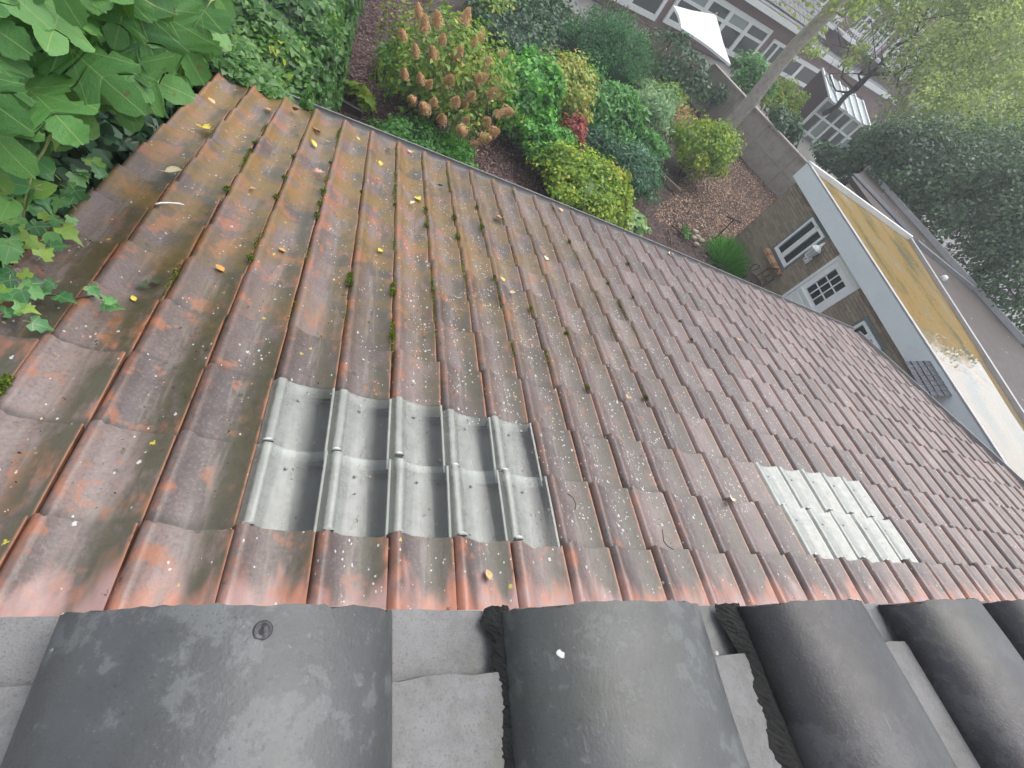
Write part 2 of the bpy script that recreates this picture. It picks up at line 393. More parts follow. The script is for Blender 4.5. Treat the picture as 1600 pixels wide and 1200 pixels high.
MAT['clear2'] = mk_clear('yellowed_plastic', FK=0.62, stops=[(0.0, 0.6), (0.12, 0.95), (0.2, 0.95), (0.27, 0.8), (0.7, 0.9), (0.955, 0.75), (0.975, 1.0)], tintc=(0.28, 0.29, 0.255), tint2=(0.46, 0.47, 0.43))
MAT['deck'] = flat('old_battens', (0.035, 0.033, 0.03), 0.85, 0.5, 12)
MAT['lead'] = flat('lead_sheet', (0.22, 0.22, 0.225), 0.45, 0.35, 5, 0.2)
MAT['zinc'] = flat('old_zinc', (0.20, 0.19, 0.185), 0.45, 0.4, 9)
MAT['twig'] = flat('twig_bark', (0.11, 0.075, 0.045), 0.85, 0.4, 30)
MAT['darkbrick'] = flat('dark_brick', (0.11, 0.07, 0.06), 0.85, 0.4, 14)
MAT['white'] = flat('white_paint', (0.74, 0.75, 0.74), 0.4, 0.12, 3)
MAT['glass'] = NG('window_glass').bsdf((0.025, 0.03, 0.035), 0.06, Specular_IOR_Level=0.7)
MAT['moss'] = leafmat('moss_green', [(0.2, (0.05, 0.075, 0.01)), (0.6, (0.105, 0.15, 0.016)), (0.9, (0.20, 0.26, 0.03))], 0.8, 0.15, 0.2)
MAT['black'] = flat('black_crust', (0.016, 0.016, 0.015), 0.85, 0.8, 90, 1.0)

def mk_upper(name, a, b, blotch):
    g = NG(name); p = g.pos()
    n1 = g.noise(p, 7, 6, 0.62); n2 = g.noise(p, 45, 5, 0.7); n3 = g.noise(p, 260, 3, 0.6)
    c = g.ramp(n1, [(0.25, a), (0.7, b)])
    bl = g.math('MULTIPLY', g.step(g.math('ADD', g.math('MULTIPLY', n1, 0.55), g.math('MULTIPLY', n2, 0.45)), 0.515, 0.565), blotch)
    c = g.mix(bl, c, (0.125, 0.132, 0.131))
    ol = g.noise(p, 3.1, 4)
    c = g.mix(g.math('MULTIPLY', g.step(ol, 0.52, 0.7), 0.4), c, (0.05, 0.055, 0.035))
    c = g.mix(g.math('MULTIPLY', g.step(n3, 0.62, 0.8), 0.35), c, (0.25, 0.25, 0.23))
    c = g.mix(g.math('MULTIPLY', g.step(n3, 0.42, 0.25), 0.5), c, (0.02, 0.02, 0.02))
    vn = g.vor(p, 26); cr = g.n('SeparateXYZ', {0: vn.outputs['Color']})
    wob = g.math('ADD', vn.outputs['Distance'], g.math('MULTIPLY', g.math('SUBTRACT', g.noise(p, 90, 2), 0.5), 0.35))
    sp = g.math('MULTIPLY', g.step(wob, 0.13, 0.09), g.math('GREATER_THAN', cr.outputs[0], 0.93))
    c = g.mix(sp, c, (0.6, 0.61, 0.57))
    # slanting scratches
    sc = g.step(g.noise(g.vmul(p, (90, 9, 9)), 1.0, 2), 0.73, 0.78)
    c = g.mix(g.math('MULTIPLY', sc, 0.3), c, (0.2, 0.2, 0.2))
    r = g.math('MULTIPLY_ADD', n2, 0.34, 0.27)
    return g.bsdf(c, r, g.bump(g.math('ADD', n2, g.math('MULTIPLY', n3, 0.8)), 0.22, 0.003), Specular_IOR_Level=0.5)
MAT['up1'] = mk_upper('blue_black_clay', (0.034, 0.036, 0.036), (0.074, 0.077, 0.078), 0.5)
MAT['up2'] = mk_upper('purple_black_clay', (0.013, 0.0125, 0.014), (0.033, 0.030, 0.034), 0.2)
def mk_tray():
    g = NG('cement_tray'); p = g.pos(); n1 = g.noise(p, 8, 5, 0.65); n2 = g.noise(p, 70, 4, 0.7); n3 = g.noise(p, 400, 2)
    c = g.ramp(g.math('MULTIPLY_ADD', n2, 0.4, g.math('MULTIPLY', n1, 0.6)), [(0.3, (0.08, 0.08, 0.076)), (0.5, (0.14, 0.138, 0.136)), (0.7, (0.185, 0.182, 0.185))])
    c = g.mix(g.math('MULTIPLY', g.step(n3, 0.55, 0.7), 0.5), c, (0.06, 0.06, 0.055))
    st = g.step(g.noise(p, 14, 3), 0.56, 0.68); c = g.mix(g.math('MULTIPLY', st, 0.45), c, (0.10, 0.10, 0.065))
    vn = g.vor(p, 30); sp = g.math('MULTIPLY', g.step(vn.outputs['Distance'], 0.16, 0.1), g.math('GREATER_THAN', g.n('SeparateXYZ', {0: vn.outputs['Color']}).outputs[0], 0.92))
    return g.bsdf(g.mix(sp, c, (0.5, 0.5, 0.47)), 0.6, g.bump(g.math('ADD', n2, n3), 0.4, 0.002))
MAT['tray'] = mk_tray()

# ================================================================== THE LEAN-TO
E_ = empty('lean_to', (1.0, 1.6, G), 'low lean-to with a weathered red brown pantile roof below the window', 'outbuilding')
LEAN = E_
NU = 13
US = np.array([0.0, 0.035, 0.075, 0.12, 0.165, 0.21, 0.27, 0.36, 0.47, 0.60, 0.74, 0.86, 0.95, 1.0])
ZS = np.array([0.000, 0.017, 0.0315, 0.0375, 0.037, 0.030, 0.0195, 0.0095, 0.004, 0.000, 0.002, 0.008, 0.0145, 0.018])
UC = np.array([0.0, 0.03, 0.075, 0.09, 0.12, 0.20, 0.225, 0.26, 0.40, 0.58, 0.74, 0.84, 0.965, 1.0])
ZC = np.array([0.004, 0.010, 0.014, 0.024, 0.0285, 0.0285, 0.024, 0.016, 0.005, 0.000, 0.002, 0.009, 0.0185, 0.021])
def tile_geo(seed, us=US, zs=ZS, lip=0.016, chip=0.0035):
    """one pantile: x across, y down the slope, z off the roof; returns verts, faces, tuv, smooth flags"""
    rs = random.Random(seed); n = len(us)
    y0, ym, y1 = -0.10 * L, 0.55 * L, L
    x = us * (W + 0.003)
    vs = []; tuv = []
    edge = [rs.uniform(-chip, chip) for _ in range(n)]
    if chip > 0:
        for _ in range(rs.randint(0, 2)): edge[rs.randrange(n)] -= rs.uniform(0.004, 0.010)
    for (yy, dz) in ((y0, -0.0265), (ym, -0.0100), (y1, 0.0)):
        for i in range(n):
            e = edge[i] if yy == y1 else 0
            vs.append((x[i], yy + e, zs[i] + dz - 0.018)); tuv.append((us[i], (yy - y0) / (y1 - y0), 0))
    fs = []; sm = []
    for r in range(2):
        for i in range(n - 1): fs.append((r * n + i, r * n + i + 1, (r + 1) * n + i + 1, (r + 1) * n + i)); sm.append(True)
    b = len(vs)                                       # lower end face
    for i in range(n): vs.append((x[i], y1 + edge[i], zs[i] - 0.018)); tuv.append((us[i], 1.0, 0))
    for i in range(n): vs.append((x[i], y1 + edge[i], zs[i] - 0.018 - lip)); tuv.append((us[i], 1.0, 0))
    for i in range(n - 1): fs.append((b + i, b + i + 1, b + n + i + 1, b + n + i)); sm.append(False)
    b = len(vs)                                       # right side lip
    for (yy, dz) in ((y0, -0.0265), (ym, -0.0100), (y1 + edge[-1], 0.0)):
        for d in (0, lip + 0.004): vs.append((x[-1], yy, zs[-1] + dz - 0.018 - d)); tuv.append((1.0, 0.5, 0))
    fs += [(b, b + 1, b + 3, b + 2), (b + 2, b + 3, b + 5, b + 4)]; sm += [False, False]
    b = len(vs)                                       # left flank of the roll
    for (yy, dz) in ((y0, -0.0265), (y1 + edge[0], 0.0)):
        for d in (0, lip): vs.append((x[0], yy, zs[0] + dz - 0.018 - d)); tuv.append((0.0, 0.5, 0))
    fs += [(b, b + 2, b + 3, b + 1)]; sm += [False]
    return vs, fs, tuv, sm
def put_attr(me, tuv, rnd=None):
    a = me.attributes.new('tuv', 'FLOAT_VECTOR', 'POINT'); a.data.foreach_set('vector', np.array(tuv, np.float32).ravel())
    if rnd is not None:
        a = me.attributes.new('rnd', 'FLOAT', 'POINT'); a.data.foreach_set('value', np.array(rnd, np.float32))
def tile_mesh(name, geo, mat):
    vs, fs, tuv, sm = geo
    me = bpy.data.meshes.new(name); me.from_pydata(vs, [], fs); put_attr(me, tuv)
    me.polygons.foreach_set('use_smooth', sm); me.materials.append(mat); me.update(); return me
TGEO = [tile_geo(s) for s in range(6)]
TM = [tile_mesh('roof_tile', g_, MAT['tile']) for g_ in TGEO]
CM = {n_: tile_mesh('skylight_tile', tile_geo(50, UC, ZC, 0.006, 0.0), MAT[n_]) for n_ in ('clear', 'clear2')}
def tile_matrix(c, k, jitter=True):
    j = random.uniform
    p = roof(c - 1, k - 1); p2 = roof(c - 1, k)
    yv = unit((p2 - p)[None])[0]; xv = np.array([1.0, 0, 0]); zv = np.cross(xv, yv)
    M = Matrix(((xv[0], yv[0], zv[0], p[0]), (xv[1], yv[1], zv[1], p[1]), (xv[2], yv[2], zv[2], p[2]), (0, 0, 0, 1)))
    if jitter:
        if random.random() < 0.06: M = M @ Matrix.Translation((0, j(0, .022), j(0, .006))) @ Matrix.Rotation(R(j(-1.6, 1.6)), 4, 'Z')
        M = M @ Matrix.Translation((j(-.0015, .0015), j(-.006, .006), j(-.001, .0035))) @ Matrix.Rotation(R(j(-.55, .55)), 4, 'Z') @ Matrix.Rotation(R(j(-.45, .45)), 4, 'X') @ Matrix.Rotation(R(j(-.5, .5)), 4, 'Y')
    return M
PINV = Matrix.Translation(-Vector(LEAN.location))
cells = []
for c in range(-4, 33):
    for k in range(-0, 13):
        if (0 <= c <= 4 or 12 <= c <= 16) and k in (1, 2): continue
        q = proj(np.array([roof(c - 1, k - 1), roof(c, k - 1), roof(c, k), roof(c - 1, k)]))
        area = 0.5 * abs(sum(q[i][0] * q[(i + 1) % 4][1] - q[(i + 1) % 4][0] * q[i][1] for i in range(4)))
        inside = ((q[:, 0] > -30) & (q[:, 0] < 1630) & (q[:, 1] > -30) & (q[:, 1] < 975)).any()
        cells.append((area if inside else 0, c, k))
cells.sort(reverse=True)
bv, bf, bt, br_, bs = [], [], [], [], []
for i, (ar, c, k) in enumerate(cells):
    M = tile_matrix(c, k); vi = random.randrange(6)
    if i < 300:
        o = bpy.data.objects.new('roof_tile', TM[vi]); COL.objects.link(o); o.parent = LEAN; o.matrix_parent_inverse = PINV; o.matrix_basis = M
    else:
        vs, fs, tuv, sm = TGEO[vi]; b = len(bv); bv += [tuple(M @ Vector(q)) for q in vs]; bf += [tuple(b + a for a in f) for f in fs]; bt += tuv; br_ += [random.random()] * len(vs); bs += sm
for c in range(-4, 33):                              # course tucked under the lead
    vs, fs, tuv, sm = TGEO[c % 6]; M = tile_matrix(c, -1); b = len(bv)
    bv += [tuple(M @ Vector(q)) for q in vs]; bf += [tuple(b + a for a in f) for f in fs]; bt += tuv; br_ += [random.random()] * len(vs); bs += sm
me = bpy.data.meshes.new('far_tiles'); me.from_pydata(bv, [], bf); put_attr(me, bt, br_); me.polygons.foreach_set('use_smooth', bs); me.materials.append(MAT['tile']); me.update()
prop(link('far_tiles', me, LEAN), kind='stuff')
# clear skylight tiles: two blocks of five by two, each with its rib cap and fixing knob
knob = bpy.data.meshes.new('knob'); kb = MB().lathe([(0.0055, 0), (0.0055, 0.003), (0.004, 0.005), (0.001, 0.0058)], 10); knob.from_pydata(kb.v, [], kb.f); knob.materials.append(MAT['clear2']); knob.polygons.foreach_set('use_smooth', [True] * len(kb.f))
cap = bpy.data.meshes.new('rib_cap'); kb = MB().box((0.088 * W, -0.002, -0.008), (0.232 * W, 0.005, 0.0130)); kb.add([(0.1 * W + i * 0.12 * W / 5, 0.003 + math.sin(i / 5 * math.pi) * 0.007, 0.0134) for i in range(6)] + [(0.1 * W + i * 0.12 * W / 5, 0.002, 0.0142) for i in range(6)], [(i, i + 1, 7 + i, 6 + i) for i in range(5)]); cap.from_pydata(kb.v, [], kb.f); cap.materials.append(MAT['clear2'])
for cols, mn, lab in (((0, 5), 'clear', 'clear plastic skylight tile'), ((12, 17), 'clear2', 'milky white plastic skylight tile')):
    for c in range(*cols):
        for k in (1, 2):
            o = bpy.data.objects.new('skylight_tile', CM[mn]); COL.objects.link(o); o.parent = LEAN; o.matrix_parent_inverse = PINV
            M = tile_matrix(c, k) @ Matrix.Translation((0, 0, 0.002)); o.matrix_basis = M; o['label'] = lab
            for nm_, me_, T in (('knob', knob, Matrix.Translation((0.47 * W, 0.74 * L, -0.0165))), ('rib_cap', cap, Matrix.Translation((0, 0.02 * L, -0.004)))):
                s_ = bpy.data.objects.new(nm_, me_); COL.objects.link(s_); s_.parent = o; s_.matrix_basis = T
# deck, flashing, gutter, walls
def roofq(c, k, n): return tuple(roof(c, k, n))
b = MB()
for k in range(-1, 12):
    b.add([roofq(-5, k, -0.085), roofq(32, k, -0.085), roofq(32, k + 1, -0.085), roofq(-5, k + 1, -0.085)], [(0, 1, 2, 3)])
b.build('roof_deck', MAT['deck'], LEAN)
for k in range(0, 13):
    MB().bar(roof(-5, k - 0.05, -0.058), roof(32, k - 0.05, -0.058), 0.035, 0.022, up=ND).build('batten', MAT['deck'], LEAN)
b = MB(); cs = np.linspace(-5, 32, 37 * 6 + 1)
fl = []
for kk_, base_n in ((-1.0, 0.0), (-1.12, 0.004), (-1.24, 0.01)):
    fl.append([roofq(c, kk_, base_n + 0.004 + 0.017 * (0.5 + 0.5 * math.cos(2 * math.pi * (c - 0.15)))) for c in cs])
top = [(c * W, -0.357, roof(c, -1.24)[2] + 0.16) for c in cs]; fl.append(top)
n = len(cs); b.add([q for row in fl for q in row], [(r * n + i, r * n + i + 1, (r + 1) * n + i + 1, (r + 1) * n + i) for r in range(3) for i in range(n - 1)])
b.build('flashing', MAT['lead'], LEAN, True)
# half-round zinc gutter along the eave
b = MB(); rows = []
for c in np.linspace(-5.2, 32.2, 75):
    e = roof(c, 12.02, -0.026) + np.array([0, 0.062, 0.0]); rows.append([tuple(e + np.array([0, -0.05 * math.cos(a), -0.05 * math.sin(a)])) for a in np.linspace(0.0, math.pi, 8)] + [tuple(e + np.array([0, 0.05 + 0.009 * math.cos(a) + 0.004, 0.009 * math.sin(a)])) for a in np.linspace(2.6, -2.0, 6)])
m_ = len(rows[0]); b.add([q for r_ in rows for q in r_], [(i * m_ + j, (i + 1) * m_ + j, (i + 1) * m_ + j + 1, i * m_ + j + 1) for i in range(len(rows) - 1) for j in range(m_ - 1)])
b.build('gutter', MAT['zinc'], LEAN, True)
ey = roof(0, 11.7)[1]
o_ = MB().box((-5 * W + 0.03, -0.36, G), (-5 * W + 0.13, ey, -0.15)).build('side_wall', MAT['darkbrick'], LEAN)
for v_ in o_.data.vertices:
    if v_.co.z > G + 0.1: v_.co.z = roof(-5, (v_.co.y / math.cos(TH)) / L)[2] - 0.1
MB().box((-5 * W + 0.131, ey - 0.1, G), (32 * W - 0.131, ey, roof(0, 11.7)[2] - 0.14)).build('front_wall', MAT['darkbrick'], LEAN)
b = MB().box((32 * W - 0.13, -0.36, G), (32 * W - 0.03, ey, -0.15)); o_ = b.build('side_wall', MAT['darkbrick'], LEAN)
for v_ in o_.data.vertices:
    if v_.co.z > G + 0.1: v_.co.z = roof(-5, (v_.co.y / math.cos(TH)) / L)[2] - 0.1
b = MB()                                             # verge board on the right gable
b.bar(roof(32.06, -1.0, -0.03), roof(32.06, 12.0, -0.03), 0.025, 0.12, up=ND); b.build('verge_board', MAT['lead'], LEAN)

# ================================================================== THE HOUSE ROOF UNDER THE CAMERA
UP = empty('house_eave', (0.5, -1.0, G), 'house wall and eave with big blue black barrel tiles in the foreground', 'house')
SA = R(9); UY, UZ = -0.325, 0.93
def up(x, s, n=0.0):                                  # s: distance up the slope from the eave edge
    return np.array([x, UY - s * math.cos(SA) - n * math.sin(SA) * -0.0, UZ + s * math.sin(SA) + n])
BX = [-0.132 + 0.4305 * i for i in range(8)]
yaw = [0.010, -0.012, 0.0, 0.004, -0.004, 0.006, 0, 0]
for i, bx in enumerate(BX):
    r0, h0 = (0.158, 0.100) if i == 1 else (0.146, 0.096)
    bx = bx + (0.012 if i == 1 else 0.0)
    rs = random.Random(90 + i); b = MB(); NS, NA = 22, 56
    ed = [rs.uniform(-0.0012, 0.0012) + 0.0007 * math.sin(j * 0.35 + i) for j in range(NA + 1)]
    for _ in range(5):
        j0 = rs.randrange(2, NA - 4)
        for j in range(j0, j0 + rs.randint(1, 4)): ed[j] -= rs.uniform(0.0006, 0.0028)
    if i in (1, 2, 3): 
        for j in range(5, 14): ed[j] -= rs.uniform(0.0005, 0.003)
    def pt(s, a, off=0.0, i=i, bx=bx):
        tp = 1.0 - 0.06 * s                          # slight taper up the slope
        x = bx + yaw[i] * s * 4 + (r0 + off) * tp * -math.cos(a); 
        lump = 0.0012 * math.sin(a * 5 + i) * math.sin(s * 21 + i * 2)
        return up(x, s, (h0 + off) * math.sin(a) ** 0.85 + 0.012 + lump)
    AA = np.linspace(0, math.pi, NA + 1); SS = np.linspace(0, 1.3, NS + 1)
    vs = [pt(s if q else -ed[j], a) for q, s in enumerate(SS) for j, a in enumerate(AA)]
    vi_ = [pt(0 if q == 0 else s, a, -0.016) - (np.array([0, ed[j], 0]) * 0) for q, s in enumerate(SS[:2]) for j, a in enumerate(AA)]
    nA = NA + 1
    fs = [(q * nA + j, q * nA + j + 1, (q + 1) * nA + j + 1, (q + 1) * nA + j) for q in range(NS) for j in range(NA)]
    o0 = len(vs)
    fs2 = [(j, o0 + j, o0 + j + 1, j + 1) for j in range(NA)] + [(o0 + j, o0 + nA + j, o0 + nA + j + 1, o0 + j + 1) for j in range(NA)]
    b.add(vs + vi_, fs + fs2)
    o = b.build('barrel_tile', MAT['up1'] if i < 2 else MAT['up2'], UP, True)
    me = o.data
    sh = me.attributes.get('sharp_edge') or me.attributes.new('sharp_edge', 'BOOLEAN', 'EDGE')
    for e in me.edges:
        if max(e.vertices) <= NA or (min(e.vertices) <= NA and max(e.vertices) >= o0): sh.data[e.index].value = True
    # cement tray between this barrel and the next: two lapped lengths with a step
    x0, x1 = bx + 0.10, bx + 0.4305 - 0.10
    for s0, s1, n0 in ((-0.004, 0.072, 0.0), (0.066, 0.60, 0.014), (0.594, 1.3, 0.028)):
        t = MB(); xs = np.linspace(x0, x1, 9); prof = [0.018 * ((2 * (x - x0) / (x1 - x0) - 1) ** 2) for x in xs]
        j = [rs.uniform(-0.002, 0.002) for _ in xs]
        rows = [[up(x, s0 + e, n0 + pz) for x, pz, e in zip(xs, prof, j)], [up(x, s0 + 0.01, n0 + pz + 0.001) for x, pz in zip(xs, prof)], [up(x, s1, n0 + pz - 0.008) for x, pz in zip(xs, prof)]]
        dn = [up(x, s0 + e, n0 + pz - 0.016) for x, pz, e in zip(xs, prof, j)]
        t.add([q for r_ in [dn] + rows for q in r_], [(r_ * 9 + k, r_ * 9 + k + 1, (r_ + 1) * 9 + k + 1, (r_ + 1) * 9 + k) for r_ in range(3) for k in range(8)])
        t.build('tray_tile', MAT['tray'], UP)
    if i == 0:                                        # tray to the left of the first barrel
        for s0, s1, n0 in ((-0.004, 0.055, 0.0), (0.05, 0.6, 0.014), (0.594, 1.3, 0.028)):
            t = MB(); t.add([up(-0.75, s0, n0 - .016), up(-0.22, s0, n0 - .016), up(-0.75, s0, n0), up(-0.22, s0, n0), up(-0.75, s1, n0 - .008), up(-0.22, s1, n0 - .008)], [(0, 1, 3, 2), (2, 3, 5, 4)]); t.build('tray_tile', MAT['tray'], UP)
# fixing hole plug on the first barrel
zq = UZ + 0.10
for _ in range(8):
    q = at_z(411, 984, zq); sq = (UY - q[1]) / math.cos(SA); ca_ = max(-1, min(1, (q[0] - BX[0]) / (0.146 * (1 - 0.06 * sq)))); zq = up(0, sq, 0.096 * (1 - ca_ * ca_) ** 0.425 + 0.012)[2]
q = at_z(411, 984, zq + 0.007)
b = MB(); b.lathe([(0.0085, -0.012), (0.0078, -0.0055), (0.0068, -0.0042), (0.0050, -0.0062), (0.0025, -0.005), (0.001, -0.0046)], 14, M=lambda v: q + v + np.array([0, 0, 0.0006 * math.sin(v[0] * 900)]))
b.build('plug', MAT['up2'], UP, True)
b = MB(); q2 = at_z(1072, 968, UZ + 0.10); b.lathe([(0.004, -0.01), (0.004, 0.001), (0.002, 0.002)], 10, M=lambda v: q2 + v); b.build('nail', MAT['up1'], UP, True)
# black crust of old mortar and moss along the left foot of barrels two and three
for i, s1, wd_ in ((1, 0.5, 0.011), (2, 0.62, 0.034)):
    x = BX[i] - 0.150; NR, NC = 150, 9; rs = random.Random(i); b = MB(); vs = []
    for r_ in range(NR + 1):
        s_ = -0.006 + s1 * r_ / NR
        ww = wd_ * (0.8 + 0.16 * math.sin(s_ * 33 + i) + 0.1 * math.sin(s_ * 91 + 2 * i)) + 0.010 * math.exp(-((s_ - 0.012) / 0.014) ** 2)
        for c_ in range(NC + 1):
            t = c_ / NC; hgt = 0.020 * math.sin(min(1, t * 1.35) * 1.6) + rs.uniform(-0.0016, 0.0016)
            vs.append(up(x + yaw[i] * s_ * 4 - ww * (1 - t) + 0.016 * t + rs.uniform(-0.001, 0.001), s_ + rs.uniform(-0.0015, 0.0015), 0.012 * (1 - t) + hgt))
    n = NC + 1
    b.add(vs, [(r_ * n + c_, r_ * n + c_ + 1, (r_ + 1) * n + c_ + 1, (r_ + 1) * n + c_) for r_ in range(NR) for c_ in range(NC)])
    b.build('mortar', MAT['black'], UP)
# zinc drip strip under the tray ends, and the wall below
b = MB(); b.add([up(-0.8, 0.012, -0.024), up(3.3, 0.012, -0.024), up(3.3, -0.006, -0.020), up(-0.8, -0.006, -0.020), up(3.3, -0.008, -0.034), up(-0.8, -0.008, -0.034)], [(0, 1, 2, 3), (3, 2, 4, 5)])
b.build('drip_edge', flat('pinkish_zinc', (0.36, 0.31, 0.31), 0.45, 0.25, 20), UP)
MB().box((-1.6, -1.62, G), (7.1, -0.36, UZ - 0.045)).build('wall', MAT['darkbrick'], UP)
b = MB(); b.add([up(-1.6, 0.02, -0.04), up(7.1, 0.02, -0.04), up(7.1, 1.3, -0.045), up(-1.6, 1.3, -0.045)], [(0, 1, 2, 3)]); b.build('roof_deck', MAT['deck'], UP)
# ================================================================== GROUND
def mk_ground():
    g = NG('garden_soil'); p = g.pos()
    n1 = g.noise(p, 1.3, 5, 0.6); n2 = g.noise(p, 26, 5, 0.7)
    c = g.ramp(g.math('MULTIPLY_ADD', n1, 0.4, g.math('MULTIPLY', n2, 0.6)), [(0.3, (0.022, 0.016, 0.014)), (0.5, (0.06, 0.042, 0.036)), (0.72, (0.115, 0.085, 0.07))])
    return g.bsdf(c, 0.85, g.bump(n2, 0.8, 0.03))
MAT['soil'] = mk_ground()
MAT['paving'] = flat('grey_paving', (0.16, 0.155, 0.15), 0.8, 0.35, 2)
b = MB(); b.poly([(-400, -400, G - 0.05), (600, -400, G - 0.05), (600, 600, G - 0.05), (-400, 600, G - 0.05)])
o = b.build('ground', MAT['paving']); prop(o, 'paved and trodden ground around the gardens', kind='structure')
xs = np.linspace(-7, 14.5, 60); ys = np.linspace(3.0, 19, 50)
b = MB(); vv = [(x, y, G + 0.05 * math.sin(x * 1.3 + y) * math.sin(y * 0.9) + 0.012 * random.uniform(-1, 1)) for y in ys for x in xs]
b.add(vv, [(j * 60 + i, j * 60 + i + 1, (j + 1) * 60 + i + 1, (j + 1) * 60 + i) for j in range(49) for i in range(59)])
o = b.build('garden_bed', MAT['soil'], smooth=True); prop(o, 'dark bark mulch bed of the garden', kind='structure')
# bark chips and fallen leaves of the mulch
chip = leafmat('bark_chips', [(0.1, (0.06, 0.03, 0.032)), (0.4, (0.14, 0.078, 0.08)), (0.7, (0.23, 0.14, 0.138)), (0.95, (0.38, 0.27, 0.23))], 0.8, 0.05, 0.3)
lit = leafmat('leaf_litter', [(0.1, (0.20, 0.105, 0.065)), (0.4, (0.34, 0.195, 0.12)), (0.7, (0.46, 0.30, 0.19)), (0.95, (0.60, 0.48, 0.35))], 0.7, 0.1, 0.3)
def scatter(name, polys, n, size, mat, lo=0.0, hi=1.0, label=None):
    P = []
    for poly, wgt in polys:
        q = np.array([at_z(x, y, G) for x, y in poly]); k = int(n * wgt)
        lo_, hi_ = q[:, :2].min(0), q[:, :2].max(0); m = 0
        while m < k:
            c_ = lo_ + rng.random((k * 2, 2)) * (hi_ - lo_)
            ins = np.zeros(len(c_), bool)
            for i in range(len(q)):
                a, b_ = q[i], q[(i + 1) % len(q)]
                cond = ((a[1] > c_[:, 1]) != (b_[1] > c_[:, 1])) & (c_[:, 0] < (b_[0] - a[0]) * (c_[:, 1] - a[1]) / (b_[1] - a[1] + 1e-12) + a[0])
                ins ^= cond
            c_ = c_[ins][:k - m]; m += len(c_)
            P.append(np.c_[c_, G + 0.05 * np.sin(c_[:, 0] * 1.3 + c_[:, 1]) * np.sin(c_[:, 1] * 0.9) + 0.015 + 0.02 * rng.random(len(c_))])
    P = np.vstack(P); n = len(P)
    o = leaf_cloud(name, P, rdir(n) * 0.45 + np.array([0, 0, 1.0]), rdir(n), size * (0.5 + rng.random(n)), lo + (hi - lo) * rng.random(n), tmpl_simple(0.3, 0.12), mat)
    return prop(o, label, kind='stuff')
PATH = [(500, 230), (585, -30), (680, -30), (640, 260)]
MID = [(740, 330), (730, 170), (820, 130), (860, 330)]
LITR = [(1000, 430), (1000, 300), (1140, 200), (1222, 300), (1150, 450)]
prop(scatter('bark_mulch', [(PATH, 0.3), (MID, 0.25), (LITR, 0.45)], 34000, 0.045, chip, 0, 0.8, 'purple brown bark chips on the garden beds'), cat='mulch')
prop(scatter('leaf_litter', [([(1020, 340), (1080, 260), (1140, 205), (1222, 305), (1170, 370), (1100, 380)], 0.94), (MID, 0.04), (PATH, 0.02)], 13000, 0.05, lit, 0, 1, 'tan fallen leaves lying in front of the concrete wall'), cat='leaf litter')

# ================================================================== ANNEX (white fascia, brick front, wet flat roof)
AN = empty('garden_annex', (9.0, 4.0, G), 'brick garden annex with white fascia and wet mustard stained flat roof', 'building')
FX = 9.0; ZF0, ZF1 = -1.12, -0.74
YF = 8.50
def mk_brick():
    g = NG('buff_brick'); t = g.attr('tint'); p = g.pos(); n = g.noise(p, 60, 4, 0.7)
    c = g.ramp(g.math('MULTIPLY_ADD', n, 0.3, g.math('MULTIPLY', t, 0.7)), [(0.1, (0.205, 0.16, 0.115)), (0.45, (0.255, 0.20, 0.145)), (0.8, (0.31, 0.245, 0.18))])
    return g.bsdf(c, 0.85, g.bump(n, 0.4, 0.004))
MAT['brick'] = mk_brick()
MAT['mortar'] = flat('grey_mortar', (0.19, 0.165, 0.135), 0.9, 0.25, 20)
# openings on the front: (y0, y1, z0, z1)
WIN = (6.70, 7.44, -2.22, -1.16); DOOR = (5.30, 6.19, G, -1.14); WIN2 = (3.95, 4.72, -2.22, -1.30)
OPEN = (WIN, DOOR, WIN2)
b = MB()
ycuts = sorted({0.0, YF} | {v for o_ in OPEN for v in o_[:2]})
for y0, y1 in zip(ycuts[:-1], ycuts[1:]):
    ho = [o_ for o_ in OPEN if o_[0] <= (y0 + y1) / 2 <= o_[1]]
    segs = [(G, -1.0)] if not ho else [s for s in ((G, ho[0][2]), (ho[0][3], -1.0)) if s[1] - s[0] > 0.01]
    for z0, z1 in segs: b.box((FX + 0.012, y0, z0), (FX + 0.22, y1, z1))
b.box((FX + 0.012, YF - 0.2, G), (12.4, YF - 0.012, -1.0))
b.build('wall', MAT['mortar'], AN)
b = MB(); bh, bl = 0.0625, 0.22
nrow = int((-1.05 - G) / bh)
for r_ in range(nrow):
    z0 = G + r_ * bh; y = -0.0 - (r_ % 2) * bl / 2
    while y < YF:
        y0, y1 = max(y, 0) + 0.005, min(y + bl, YF) - 0.005; y += bl
        if y1 - y0 < 0.02: continue
        if any(o_[0] - 0.0 < y1 and o_[1] > y0 and o_[2] < z0 + bh - 0.006 and o_[3] > z0 for o_ in OPEN):
            o_ = [o_ for o_ in OPEN if o_[0] < y1 and o_[1] > y0][0]
            if y0 < o_[0] - 0.02: y1 = o_[0]
            elif y1 > o_[1] + 0.02: y0 = o_[1]
            else: continue
        e = random.uniform(0, 0.004)
        b.box((FX - e, y0, z0), (FX + 0.02, y1, z0 + bh - 0.009), tint=random.random())
    x = FX + 0.02 + (r_ % 2) * 0.11
    while x < 12.3:
        b.box((x, YF - 0.02, z0), (x + bl - 0.01, YF + random.uniform(0, .004), z0 + bh - 0.009), tint=random.random()); x += bl
b.build('bricks', MAT['brick'], AN, kind='stuff')
